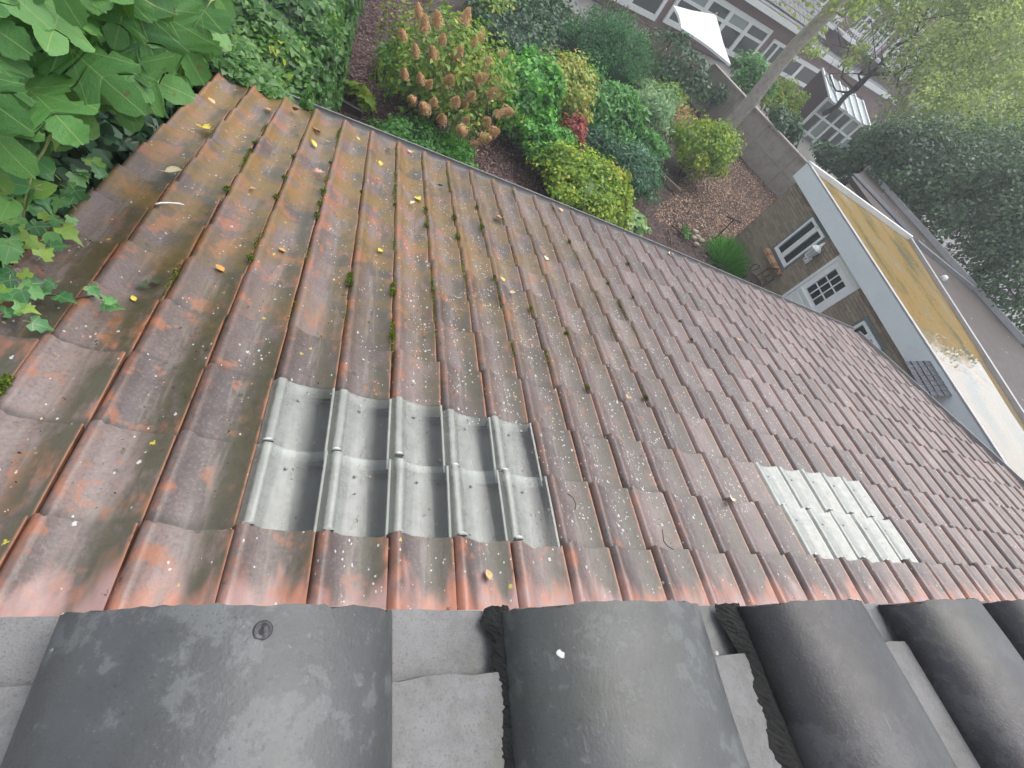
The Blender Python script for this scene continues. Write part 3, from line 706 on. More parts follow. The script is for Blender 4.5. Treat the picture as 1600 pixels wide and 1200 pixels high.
# window with grey green frame, two casements
MAT['frame'] = flat('grey_green_frame', (0.12, 0.15, 0.155), 0.5, 0.2, 8)
def casement(o_, name='window'):
    y0, y1, z0, z1 = o_
    wb = MB()
    for lo, hi in (((FX - 0.002, y0, z0), (FX + 0.10, y0 + 0.055, z1)), ((FX - 0.002, y1 - 0.055, z0), (FX + 0.10, y1, z1)), ((FX - 0.002, y0 + 0.055, z1 - 0.05), (FX + 0.10, y1 - 0.055, z1)), ((FX - 0.002, y0 + 0.055, z0), (FX + 0.10, y1 - 0.055, z0 + 0.06))): wb.box(lo, hi)
    fr = wb.build(name, MAT['frame'], AN)
    ym = (y0 + y1) / 2
    for a, c_ in ((y0 + 0.06, ym - 0.004), (ym + 0.004, y1 - 0.06)):
        s = MB(); t = 0.055; x0, x1 = FX - 0.022, FX + 0.05
        s.box((x0, a, z0 + 0.065), (x1, a + t, z1 - 0.055)); s.box((x0, c_ - t, z0 + 0.065), (x1, c_, z1 - 0.055))
        s.box((x0, a + t, z1 - 0.055 - t), (x1, c_ - t, z1 - 0.055)); s.box((x0, a + t, z0 + 0.065), (x1, c_ - t, z0 + 0.065 + t * 1.3))
        s.build('sash', MAT['white'], fr)
        MB().box((FX + 0.015, a + t, z0 + 0.065 + t * 1.3), (FX + 0.022, c_ - t, z1 - 0.055 - t)).build('pane', MAT['glass'], fr)
casement(WIN); casement(WIN2)
sb = leafmat('sill_bricks', [(0.1, (0.27, 0.14, 0.075)), (0.5, (0.40, 0.22, 0.12)), (0.9, (0.5, 0.3, 0.17))], 0.8, 0.0, 0.2)
for o_ in (WIN, WIN2):
    k = 14; dy = (o_[1] - o_[0] + 0.08) / k
    for i in range(k):
        y = o_[0] - 0.04 + i * dy
        s = MB(); M_ = lambda q: (q[0], q[1], q[2] + (q[0] - FX) * 0.35)
        s.box((FX - 0.105, y + 0.004, o_[2] - 0.085), (FX - 0.004, y + dy - 0.004, o_[2] - 0.02), M_, tint=random.random()); s.build('sill_brick', sb, AN)
# door: white, nine panes above a panelled lower half
y0, y1, z0, z1 = DOOR
b = MB()
for lo, hi in (((FX - 0.012, y0, z0), (FX + 0.1, y0 + 0.07, z1)), ((FX - 0.012, y1 - 0.07, z0), (FX + 0.1, y1, z1)), ((FX - 0.012, y0 + 0.07, z1 - 0.09), (FX + 0.1, y1 - 0.07, z1))): b.box(lo, hi)
dr = b.build('door', MAT['white'], AN)
a, c_ = y0 + 0.075, y1 - 0.075
gy0, gy1, gz0, gz1 = a + 0.13, c_ - 0.13, z1 - 0.83, z1 - 0.20
b = MB()
b.box((FX + 0.0, a, z0 + 0.01), (FX + 0.05, gy0, z1 - 0.095)); b.box((FX + 0.0, gy1, z0 + 0.01), (FX + 0.05, c_, z1 - 0.095))
b.box((FX + 0.0, gy0, gz1), (FX + 0.05, gy1, z1 - 0.095)); b.box((FX + 0.0, gy0, z0 + 0.01), (FX + 0.05, gy1, gz0))
b.box((FX - 0.03, a + 0.02, gz0 - 0.10), (FX - 0.0, c_ - 0.02, gz0 - 0.06)); b.box((FX - 0.015, a + 0.06, gz0 - 0.24), (FX - 0.0, c_ - 0.06, gz0 - 0.18))
b.box((FX - 0.012, gy0 - 0.02, z0 + 0.2), (FX, gy1 + 0.02, gz0 - 0.34))
b.build('leaf', MAT['white'], dr)
for i in range(3):
    for j in range(3):
        dy, dz = (gy1 - gy0) / 3, (gz1 - gz0) / 3
        MB().box((FX + 0.02, gy0 + i * dy + 0.012, gz0 + j * dz + 0.012), (FX + 0.028, gy0 + (i + 1) * dy - 0.012, gz0 + (j + 1) * dz - 0.012)).build('pane', MAT['glass'], dr)
b = MB()
for i in (1, 2):
    b.box((FX + 0.004, gy0 + i * dy - 0.0119, gz0), (FX + 0.046, gy0 + i * dy + 0.0119, gz1)); b.box((FX + 0.007, gy0, gz0 + i * dz - 0.0119), (FX + 0.043, gy1, gz0 + i * dz + 0.0119))
b.build('glazing_bar', MAT['white'], dr)
MB().tube([(FX - 0.05, a + 0.06, z0 + 1.0), (FX - 0.05, a + 0.17, z0 + 1.0)], 0.009, 8).build('handle', MAT['zinc'], dr, True)
# roof outline at parapet height
RA = [np.array([8.90, 0.2, ZF1]), np.array([8.90, 8.62, ZF1]), at_z(1425, 371, ZF1), at_z(1600, 642, ZF1), np.array([11.2, 0.2, ZF1])]
MB().box((8.904, 0.2, ZF0), (8.955, 8.615, ZF1 - 0.03)).build('fascia', flat('pale_fascia', (0.66, 0.70, 0.71), 0.45, 0.1, 2), AN)
MB().box((8.957, 0.2, ZF0 + 0.05), (9.3, 8.6, ZF0 + 0.07)).build('soffit', MAT['white'], AN)
ZR = ZF1 - 0.07
def mk_wetroof():
    g = NG('wet_bitumen'); p = g.pos()
    pd = g.n('VectorMath', {0: p, 1: g.vmul(g.noise(p, 1.4, 3, out=1), (0.5, 0.5, 0))}, operation='ADD').outputs[0]
    n1 = g.noise(g.vmul(pd, (2.2, 0.5, 1)), 1.0, 6, 0.62); n2 = g.noise(p, 16, 5, 0.7); n3 = g.noise(g.vmul(p, (1.0, 0.33, 1)), 2.2, 4)
    c = g.ramp(g.math('MULTIPLY_ADD', n2, 0.3, g.math('MULTIPLY', n1, 0.7)), [(0.36, (0.045, 0.040, 0.010)), (0.44, (0.105, 0.078, 0.010)), (0.50, (0.21, 0.115, 0.010)), (0.56, (0.15, 0.11, 0.035)), (0.64, (0.21, 0.17, 0.10))])
    c = g.mix(g.math('MULTIPLY', g.step(n3, 0.55, 0.72), 0.4), c, (0.17, 0.135, 0.08))
    vn = g.vor(p, 9); sp = g.math('MULTIPLY', g.step(vn.outputs['Distance'], 0.12, 0.08), g.math('GREATER_THAN', g.n('SeparateXYZ', {0: vn.outputs['Color']}).outputs[0], 0.85))
    c = g.mix(sp, c, (0.55, 0.5, 0.4))
    py = g.n('SeparateXYZ', {0: p}).outputs[1]
    wet = g.step(g.math('ADD', py, g.math('MULTIPLY', g.math('SUBTRACT', g.noise(g.vmul(p, (1.2, 3, 1)), 1.0, 4, 0.65, dist=0.6), 0.5), 3.2)), 4.6, 3.5)      # standing water at the near end
    return g.bsdf(c, 0.6, g.bump(n2, 0.05, 0.003), Specular_IOR_Level=0.15, Coat_Weight=g.math('MULTIPLY_ADD', wet, 0.92, 0.08), Coat_Roughness=0.03, Coat_IOR=2.3)
def inset(poly, d):
    cen = sum(poly) / len(poly); out = []
    n = len(poly)
    for i in range(n):
        p0, p1, p2 = poly[i - 1], poly[i], poly[(i + 1) % n]
        e1 = unit((p1 - p0)[None])[0]; e2 = unit((p2 - p1)[None])[0]
        n1 = np.array([-e1[1], e1[0], 0]); n2 = np.array([-e2[1], e2[0], 0])
        if n1 @ (cen - p1) < 0: n1, n2 = -n1, -n2
        out.append(p1 + (n1 + n2) * d / (1 + n1 @ n2))
    return out
ccw = RA[::-1]
inn = inset(ccw, 0.09)
b = MB(); b.poly([tuple(q - np.array([0, 0, ZF1 - ZR])) for q in inset(ccw, 0.06)]); b.build('flat_roof', mk_wetroof(), AN)
MAT['trim'] = flat('grey_roof_trim', (0.36, 0.35, 0.35), 0.5, 0.25, 7)
names = {0: 'trim'}
n = len(ccw)
for i in range(n):                                   # kerb pieces round the roof: outer top to inner top
    o0, o1, i0, i1 = ccw[i], ccw[(i + 1) % n], inn[i], inn[(i + 1) % n]
    back = abs(o0[1] - 8.2) < 0.5 and abs(o1[1] - 8.2) < 0.6
    h = 0.035 if back else 0.0
    dz = np.array([0, 0, 1.0])
    b = MB(); b.add([o0 + dz * h, o1 + dz * h, i1 + dz * h, i0 + dz * h, o0 - dz * 0.025, o1 - dz * 0.025, i1 - dz * 0.09, i0 - dz * 0.09], [(0, 1, 2, 3), (1, 0, 4, 5), (3, 2, 6, 7), (0, 3, 7, 4), (2, 1, 5, 6)])
    b.build('parapet' if back else 'roof_kerb', MAT['white'] if back else MAT['trim'], AN)
b = MB(); b.slab([(9.23, 0.2, ZR - 0.02), (11.0, 0.2, ZR - 0.02), tuple(at_z(1598, 645, ZR - 0.02)), (12.4, 7.9, ZR - 0.02), (9.23, 8.4, ZR - 0.02)], 0.1); b.build('ceiling', MAT['deck'], AN)
# slate clad strip on the fascia
sl_ = flat('slate', (0.045, 0.05, 0.062), 0.75, 0.6, 18, 0.4)
ca, cb = at_x(1453, 563, 8.88), at_x(1486, 619, 8.88); y0_, y1_ = min(ca[1], cb[1]), max(ca[1], cb[1]); zt_ = (ca[2] + cb[2]) / 2
for r_ in range(4):                                  # little slated canopy over the side door
    for i in range(7):
        dy = (y1_ - y0_) / 7; y = y0_ + i * dy; xa, xb = 8.895 - r_ * 0.10, 8.895 - (r_ + 1) * 0.10 - 0.02; za, zb = zt_ - r_ * 0.045 + 0.004, zt_ - (r_ + 1) * 0.045 + 0.010
        MB().add([(xa, y + .004, za), (xa, y + dy - .004, za), (xb + random.uniform(-.006, .006), y + dy - .004, zb), (xb, y + .004, zb), (xb, y + .004, zb - 0.012), (xb, y + dy - .004, zb - 0.012)], [(0, 3, 2, 1), (3, 4, 5, 2)]).build('slate', sl_, AN)
# white wall lantern
la = at_x(1268, 395, FX - 0.14)
LT = empty('wall_lantern', tuple(la), 'white lantern on a bracket on the annex brick wall between window and door', 'lamp')
ly, lz, lx = la[1], la[2], la[0]
Mv = lambda q: np.array([lx, ly, lz]) + q
MB().lathe([(0.105, 0.10), (0.115, 0.105), (0.085, 0.15), (0.04, 0.18), (0.028, 0.21), (0.035, 0.225), (0.018, 0.25), (0.006, 0.30)], 6, M=Mv).build('cap', MAT['white'], LT)
gl_ = NG('lantern_glass').bsdf((0.45, 0.48, 0.5), 0.1)
MB().lathe([(0.055, -0.09), (0.092, 0.098)], 6, M=Mv).build('lamp_glass', gl_, LT)
b = MB()
for i in range(6):
    a = 2 * math.pi * i / 6; b.tube([Mv(np.array([0.058 * math.cos(a), 0.058 * math.sin(a), -0.09])), Mv(np.array([0.096 * math.cos(a), 0.096 * math.sin(a), 0.10]))], 0.006, 5)
b.lathe([(0.03, -0.13), (0.06, -0.11), (0.062, -0.09)], 6, M=Mv); b.build('lamp_frame', MAT['white'], LT)
b = MB(); b.tube([Mv(np.array([0, 0, -0.12])), Mv(np.array([0.01, 0, -0.19])), Mv(np.array([0.07, 0, -0.22])), Mv(np.array([0.14, 0, -0.16]))], 0.013, 7); b.box((FX - 0.022, ly - 0.045, lz - 0.24), (FX - 0.004, ly + 0.045, lz - 0.08)); b.build('bracket', MAT['white'], LT, False)

# ================================================================== NEIGHBOUR'S LOW ROOFS RIGHT OF THE ANNEX
NB = empty('neighbour_shed', (16, 8, G), 'low neighbouring outbuilding with dark gravelled flat roof beyond the annex', 'shed')
ZN = -1.0
def mk_gravel():
    g = NG('gravel_roof'); p = g.pos(); n1 = g.noise(p, 3, 5, 0.65); n2 = g.noise(p, 40, 4, 0.7)
    c = g.ramp(g.math('MULTIPLY_ADD', n2, 0.6, g.math('MULTIPLY', n1, 0.4)), [(0.3, (0.022, 0.016, 0.014)), (0.55, (0.058, 0.042, 0.037)), (0.75, (0.13, 0.105, 0.095))])
    vn = g.vor(p, 5); sp = g.math('MULTIPLY', g.step(vn.outputs['Distance'], 0.13, 0.08), g.math('GREATER_THAN', g.n('SeparateXYZ', {0: vn.outputs['Color']}).outputs[0], 0.7))
    return g.bsdf(g.mix(sp, c, (0.5, 0.48, 0.44)), 0.7, g.bump(n2, 0.5, 0.02))
A_, B_, C2, D_ = at_z(1352, 266, ZN), at_z(1600, 545, ZN), at_z(1600, 690, ZN), at_z(1372, 330, ZN)
pts = [at_z(1330, 276, ZN), D_ * 0 + at_z(1410, 385, ZN), at_z(1612, 690, ZN), at_z(1630, 570, ZN), at_z(1356, 264, ZN)]
cen = sum(pts) / 5
pts = sorted(pts, key=lambda q: math.atan2(q[1] - cen[1], q[0] - cen[0]))
MB().slab([tuple(q) for q in pts], 0.12).build('roof', mk_gravel(), NB)
MB().slab([tuple(cen + (q - cen) * 0.97 - np.array([0, 0, 0.125])) for q in pts], abs(G - ZN) - 0.13).build('wall', flat('beige_render', (0.42, 0.37, 0.32), 0.85, 0.2, 3), NB)
b = MB(); e0, e1 = at_z(1354, 262, ZN + 0.05), at_z(1630, 568, ZN + 0.05); b.bar(e0, e1, 0.10, 0.16); b.build('roof_kerb', MAT['trim'], NB)
b = MB(); e0, e1 = at_z(1336, 272, ZN + 0.02), at_z(1424, 366, ZN + 0.02); b.bar(e0, e1, 0.5, 0.03); b.build('lead_strip', flat('dark_lead', (0.075, 0.08, 0.10), 0.4, 0.3, 4), NB)
b = MB(); b.bar(at_z(1432, 378, ZN + 0.04), at_z(1520, 450, ZN + 0.04), 0.14, 0.10); b.build('roof_joint', MAT['lead'], NB)
q = at_z(1476, 434, ZN + 0.06); b = MB(); b.lathe([(0.07, -0.1), (0.075, 0.0), (0.05, 0.05), (0.02, 0.06)], 12, M=lambda v: q + v); b.build('vent_cap', MAT['white'], NB, True)

# ================================================================== GARDEN WALL, FENCE, PARASOL
GW = empty('garden_wall', (12, 15, G), 'weathered grey concrete panel wall at the back of the garden', 'wall')
wa, wb_ = at_z(1075, 155, G), at_z(1238, 337, G)
wa = np.array([wa[0], wa[1], G]); wd = unit((wb_ - wa)[None])[0]; wn = np.array([wd[1], -wd[0], 0])
LW = np.linalg.norm(wb_ - wa); ZT = -1.98
MAT['conc'] = flat('old_concrete', (0.36, 0.325, 0.28), 0.85, 0.4, 3.5, 0.4)
npan = 4; pl = LW / npan
for i in range(npan):
    for j in range(2):
        a = wa + wd * (i * pl + 0.06); c_ = wa + wd * ((i + 1) * pl - 0.06); zc = G + 0.02 + (j + 0.5) * (ZT - G) / 2
        MB().bar((a[0], a[1], zc), (c_[0], c_[1], zc), 0.05, (ZT - G) / 2 - 0.012).build('panel', MAT['conc'], GW)
for i in range(npan + 1):
    a = wa + wd * i * pl; MB().box((-0.058, -0.058, G - 0.05), (0.058, 0.058, ZT + 0.03), lambda q: a + wd * q[0] + wn * q[1] + np.array([0, 0, q[2] - 0])if False else np.array([a[0], a[1], 0]) + wd * q[0] + wn * q[1] + np.array([0, 0, q[2]])).build('post', MAT['conc'], GW)
for i in range(npan):
    a = wa + wd * (i * pl + 0.01); c_ = wa + wd * ((i + 1) * pl - 0.01)
    MB().bar((a[0], a[1], ZT + 0.065), (c_[0], c_[1], ZT + 0.065), 0.20, 0.06).build('coping', flat('coping_stone', (0.33, 0.285, 0.255), 0.85, 0.35, 5), GW)
MB().bar(at_z(1216, 305, G + .05), at_z(1185, 268, G + .05), 0.05, 0.09).build('plinth', MAT['white'], GW)

ZFT = -1.75
f0, f1 = at_z(952, -8, ZFT), at_z(1094, 104, ZFT)
FE = empty('paling_fence', ((f0[0] + f1[0]) / 2, (f0[1] + f1[1]) / 2, G), 'rustic split paling fence in front of the neighbouring house', 'fence')
nf_ = 46
MAT['pale'] = flat('split_chestnut', (0.22, 0.165, 0.115), 0.85, 0.4, 12, 0.4)
for i in range(nf_):
    t = (i + random.uniform(-.15, .15)) / (nf_ - 1); q = f0 + (f1 - f0) * t; h = ZFT + random.uniform(-0.1, 0.06); ln = np.array([random.uniform(-.03, .03), random.uniform(-.03, .03), 0])
    MB().tube([(q[0], q[1], G - 0.05), tuple(np.array([q[0], q[1], h]) + ln), tuple(np.array([q[0], q[1], h + 0.05]) + ln)], [0.022, 0.020, 0.008], 5).build('pale', MAT['pale'], FE)
for zz in (G + 0.4, G + 1.15):
    MB().bar((f0[0], f0[1] + 0.03, zz), (f1[0], f1[1] + 0.03, zz), 0.012, 0.02).build('wire', MAT['zinc'], FE)

pc = at_z(1108, 52, -1.30)
PS = empty('garden_parasol', (pc[0], pc[1], G), 'open white canvas parasol on the terrace of the neighbouring house', 'parasol')
apex = at_z(1121, 21, -0.93); cl_ = at_z(1052, 8, -1.52); cr_ = at_z(1142, 101, -1.52)
ax_ = np.array([apex[0], apex[1]]); c1 = cl_[:2]; c3 = cr_[:2]
mid_ = (c1 + c3) / 2; per = np.array([-(c3 - c1)[1], (c3 - c1)[0]]) / 2
cor = [c1, mid_ - per, c3, mid_ + per]
cx = mid_
b = MB(); ap = (cx[0], cx[1], -0.90); vs = [ap]; 
ring = []
for i in range(4):
    for t in np.linspace(0, 1, 6)[:-1]:
        q = cor[i] * (1 - t) + cor[(i + 1) % 4] * t; sag = 0.10 * math.sin(math.pi * t); q = q + (cx - q) * sag * 0.6; ring.append((q[0], q[1], -1.52 + 0.03 * math.sin(math.pi * t)))
midr = [tuple((np.array(r_) * 0.55 + np.array(ap) * 0.45) - np.array([0, 0, 0.03])) for r_ in ring]
n = len(ring); low = [(q[0], q[1], q[2] - 0.07) for q in ring]
b.add([ap] + midr + ring + low, [(0, 1 + i, 1 + (i + 1) % n) for i in range(n)] + [(1 + i, 1 + n + i, 1 + n + (i + 1) % n, 1 + (i + 1) % n) for i in range(n)] + [(1 + n + i, 1 + 2 * n + i, 1 + 2 * n + (i + 1) % n, 1 + n + (i + 1) % n) for i in range(n)])
b.build('canopy', flat('white_canvas', (0.80, 0.81, 0.80), 0.8, 0.06, 2), PS)
MB().tube([(cx[0], cx[1], G), (cx[0], cx[1], -0.84)], 0.025, 8).build('pole', MAT['trim'], PS, True)
b = MB()
for q in cor: b.tube([(cx[0], cx[1], -0.97), (q[0], q[1], -1.53)], 0.01, 5)
b.build('rib', MAT['trim'], PS)
MB().lathe([(0.035, 0), (0.03, 0.04), (0.008, 0.07)], 8, M=lambda v: np.array([cx[0], cx[1], -0.90]) + v).build('finial', MAT['trim'], PS, True)
# ================================================================== NEIGHBOURING TERRACE HOUSE
HA = R(21.6); ht = np.array([math.cos(HA), math.sin(HA), 0]); hn = np.array([-math.sin(HA), math.cos(HA), 0]); H0 = np.array([11.24, 23.15, 0])
def HP(s, n, z): return H0 + ht * s + hn * n + np.array([0, 0, z])
HM = lambda q: HP(*q)
def mk_far_brick(name, a, b_):
    g = NG(name); p = g.pos(); br = g.n('TexBrick', {'Vector': g.n('VectorMath', {0: p, 1: (0, 0, 0)}, operation='ADD').outputs[0], 'Color1': (*a, 1), 'Color2': (*b_, 1), 'Mortar': (0.2, 0.18, 0.17, 1), 'Scale': 4.0})
    n = g.noise(p, 2.5, 4)
    return g.bsdf(g.mix(g.math('MULTIPLY', n, 0.4), g.mix(n, a, b_), (0.07, 0.05, 0.045)), 0.85, g.bump(g.noise(p, 30, 3), 0.4, 0.01))
MAT['hbrick'] = mk_far_brick('purple_brick', (0.17, 0.105, 0.10), (0.25, 0.165, 0.155))
MAT['hglass'] = NG('house_glass').bsdf((0.05, 0.06, 0.065), 0.05, Specular_IOR_Level=0.8)
MAT['frost'] = NG('reflecting_glass').bsdf((0.28, 0.32, 0.33), 0.12)
HS = empty('terrace_house', tuple(HP(4, 2, G)), 'brick neighbouring house with white framed windows behind the fence and trees', 'house')
def hwindow(s0, s1, z0, z1, cols, trans=0.0, n=-0.03, fw=0.09, gl='hglass', mw=0.075):
    b = MB()
    for lo, hi in (((s0, n - 0.05, z0), (s0 + fw, n + 0.06, z1)), ((s1 - fw, n - 0.05, z0), (s1, n + 0.06, z1)), ((s0 + fw, n - 0.05, z1 - fw), (s1 - fw, n + 0.06, z1)), ((s0 + fw, n - 0.05, z0), (s1 - fw, n + 0.06, z0 + fw))): b.box(lo, hi, HM)
    zt = z1 - fw - trans
    if trans: b.box((s0 + fw, n - 0.048, zt - 0.12), (s1 - fw, n + 0.058, zt), HM)
    cw = (s1 - s0 - 2 * fw) / cols
    for i in range(1, cols): b.box((s0 + fw + i * cw - mw, n - 0.045, z0 + fw), (s0 + fw + i * cw + mw, n + 0.055, (zt - 0.12) if trans else z1 - fw), HM)
    if trans:
        for i in range(1, cols): b.box((s0 + fw + i * cw - mw, n - 0.045, zt), (s0 + fw + i * cw + mw, n + 0.055, z1 - fw), HM)
    o = b.build('window', MAT['white'], HS)
    for i in range(cols):
        a, c_ = s0 + fw + i * cw + (mw + 0.001) * (i > 0), s0 + fw + (i + 1) * cw - (mw + 0.001) * (i < cols - 1)
        MB().box((a, n, z0 + fw), (c_, n + 0.012, (zt - 0.12) if trans else z1 - fw), HM).build('pane', MAT[gl], o)
        if trans: MB().box((a, n, zt), (c_, n + 0.012, z1 - fw), HM).build('pane', MAT['frost'] if i % 2 == 0 else MAT['hglass'], o)
    return o
MB().box((-6, 0, G), (9.0, 4.0, -0.72), HM).build('extension_wall', MAT['hbrick'], HS)
hwindow(-0.3, 6.75, -2.85, -1.22, 4, 0.36, fw=0.20, mw=0.15)
hwindow(-4.4, -0.75, -2.95, -1.22, 2, 0.36, fw=0.2, mw=0.15)
MB().box((-6, -0.35, -0.83), (9.2, -0.30, -0.60), HM).build('gutter', MAT['white'], HS)
MB().box((-6, -0.29, -0.71), (9.1, 4.0, -0.55), HM).build('extension_roof', flat('grey_felt', (0.17, 0.17, 0.175), 0.7, 0.3, 3), HS)
hwindow(7.3, 8.75, -2.5, -1.45, 2, 0.0, fw=0.14, mw=0.09)
MB().tube([tuple(HP(8.95, -0.12, -0.8)), tuple(HP(8.95, -0.12, -1.2)), tuple(HP(9.15, -0.10, -1.4)), tuple(HP(9.15, -0.10, G))], 0.05, 8).build('downpipe', flat('grey_pipe', (0.3, 0.32, 0.34), 0.5), HS, True)
# lower extension further right, dark lean-to panes with white bars
MB().box((9.4, 1.0, G), (27, 5.0, -1.15), HM).build('extension_wall', MAT['hbrick'], HS)
hwindow(10.6, 15.2, -2.85, -1.75, 2, 0.0, n=0.96, fw=0.2, mw=0.16)
MB().box((9.4, 0.75, -1.25), (27, 0.83, -0.98), HM).build('gutter', MAT['white'], HS)
MB().box((9.4, 0.84, -1.14), (27, 4.0, -1.04), HM).build('extension_roof', flat('grey_felt_b', (0.15, 0.155, 0.165), 0.7, 0.3, 3), HS)
# main block behind: upper storeys
MB().box((-6, 4.01, G), (34, 12, 5.6), HM).build('main_wall', MAT['hbrick'], HS)
for s0 in (-4.5, -1.6, 1.3, 4.2, 7.1, 10.0, 13.0, 16.0, 19.2, 22.4, 25.6, 28.8):
    hwindow(s0, s0 + 1.9, 0.15, 1.75, 2, 0.35, n=3.96, fw=0.17, mw=0.11)
    hwindow(s0, s0 + 1.9, 3.0, 4.5, 2, 0.35, n=3.96, fw=0.17, mw=0.11)
MB().box((-6, 3.6, 2.15), (34, 4.0, 2.5), HM).build('white_band', MAT['white'], HS)
MB().box((-6.2, 3.4, 5.4), (34.2, 4.0, 5.75), HM).build('gutter', MAT['white'], HS)
rt_ = mk_upper('dark_roof_tiles', (0.05, 0.048, 0.05), (0.11, 0.10, 0.10), 0.2)
b = MB(); b.add([HP(-6.3, 3.4, 5.76), HP(34.3, 3.4, 5.76), HP(34.3, 8, 9.4), HP(-6.3, 8, 9.4), HP(34.3, 12.6, 5.7), HP(-6.3, 12.6, 5.7)], [(0, 1, 2, 3), (3, 2, 4, 5), (1, 4, 2), (0, 3, 5)]); b.build('roof', rt_, HS)
# balconies with white rails
for s0 in (10.4, 17.0, 23.2):
    b = MB(); b.box((s0, 2.6, -0.2), (s0 + 5.2, 4.0, -0.05), HM)
    b.build('balcony', MAT['white'], HS)
    b = MB()
    for i in range(15): b.box((s0 + i * 0.365, 2.62, -0.05), (s0 + i * 0.365 + 0.06, 2.67, 0.85), HM)
    b.box((s0, 2.60, 0.85), (s0 + 5.2, 2.69, 0.93), HM); b.build('balcony_rail', MAT['white'], HS)
# ridge of grey pantiles on the near roof (shed wing above the parasol)
b = MB()
for i in range(30):
    for j in range(5):
        s = 4.2 + i * 0.26; nn = 0.4 + j * 0.42; z = -0.50 + j * 0.20
        b.box((s, nn, z), (s + 0.245, nn + 0.46, z + 0.03), lambda q, z=z, nn=nn: HP(q[0], q[1], q[2] + (q[1] - nn) * 0.42 + 0.03 * math.sin((q[0]) * 12)))
b.build('wing_tiles', flat('grey_pantiles', (0.12, 0.125, 0.13), 0.6, 0.4, 5), HS, kind='stuff')

# glazed garden room just behind the concrete wall
g0, g1 = at_z(1243, 204, G), at_z(1306, 249, G); gd = unit((g1 - g0)[None])[0]; gl2 = np.linalg.norm(g1 - g0); gnn = np.array([-gd[1], gd[0], 0.0])
if gnn @ (C - g0) > 0: gnn = -gnn
GH = empty('conservatory', tuple((g0 + g1) / 2), 'small glazed conservatory with white bars behind the concrete wall', 'greenhouse')
def GP(a, n, z): return g0 + gd * a + gnn * n + np.array([0, 0, z])
nb_ = 5
for i in range(nb_):
    a, c_ = i * gl2 / nb_ + 0.07, (i + 1) * gl2 / nb_ - 0.07
    for z0, z1 in ((0.25, 0.95), (1.05, 1.62)):
        MB().add([GP(a, 0.04, z0), GP(c_, 0.04, z0), GP(c_, 0.04, z1), GP(a, 0.04, z1)], [(0, 1, 2, 3)]).build('pane', MAT['frost'] if (i + int(z0)) % 3 == 1 else MAT['hglass'], GH)
b = MB()
for i in range(nb_ + 1): a = i * gl2 / nb_; b.bar(GP(a, 0, 0.0), GP(a, 0, 1.7), 0.12, 0.10, up=gnn)
for zz in (0.2, 1.0, 1.68): b.bar(GP(-.05, -0.01, zz), GP(gl2 + .05, -0.01, zz), 0.10, 0.09)
b.build('frame', MAT['white'], GH)
b = MB(); b.add([GP(-.1, -0.15, 1.74), GP(gl2 + .1, -0.15, 1.74), GP(gl2 + .1, 2.2, 2.15), GP(-.1, 2.2, 2.15)], [(0, 1, 2, 3)]); b.build('roof', MAT['frost'], GH)
b = MB()
for i in range(nb_ + 1): a = i * gl2 / nb_; b.bar(GP(a, -0.17, 1.765), GP(a, 2.2, 2.18), 0.08, 0.05)
b.build('roof_bar', MAT['white'], GH)
b = MB(); b.add([GP(-.02, 2.2, 0), GP(gl2 + .02, 2.2, 0), GP(gl2 + .02, 2.2, 2.13), GP(-.02, 2.2, 2.13)], [(0, 1, 2, 3)]); b.build('rear_wall', MAT['hbrick'], GH)
DH = empty('distant_house', (62, 32, G), 'distant house with a plain dark purple red roof at the right edge', 'house')
dd = unit(np.array([[-0.55, 0.83, 0]]))[0]; dc = along(1600, 175, 62)
def DP(a, n, z): return np.array([dc[0], dc[1], 0]) + dd * a + np.array([dd[1], -dd[0], 0]) * n + np.array([0, 0, z])
b = MB(); b.add([DP(-14, -4, 0.5), DP(14, -4, 0.5), DP(14, 3, 7.5), DP(-14, 3, 7.5), DP(14, 10, 0.5), DP(-14, 10, 0.5)], [(0, 1, 2, 3), (3, 2, 4, 5), (0, 3, 5), (1, 4, 2)]); b.build('roof', flat('purple_roof', (0.085, 0.058, 0.065), 0.7, 0.3, 1.5), DH)
b = MB(); b.box((-13.5, -3.3, G), (13.5, 9.3, 0.9), lambda q: DP(*q)); b.build('wall', MAT['hbrick'], DH)
for a in (-10, -5, 0, 5, 10):
    b = MB(); b.box((a, -3.36, -1.2), (a + 2, -3.30, 0.3), lambda q: DP(*q)); b.build('window', MAT['white'], DH)

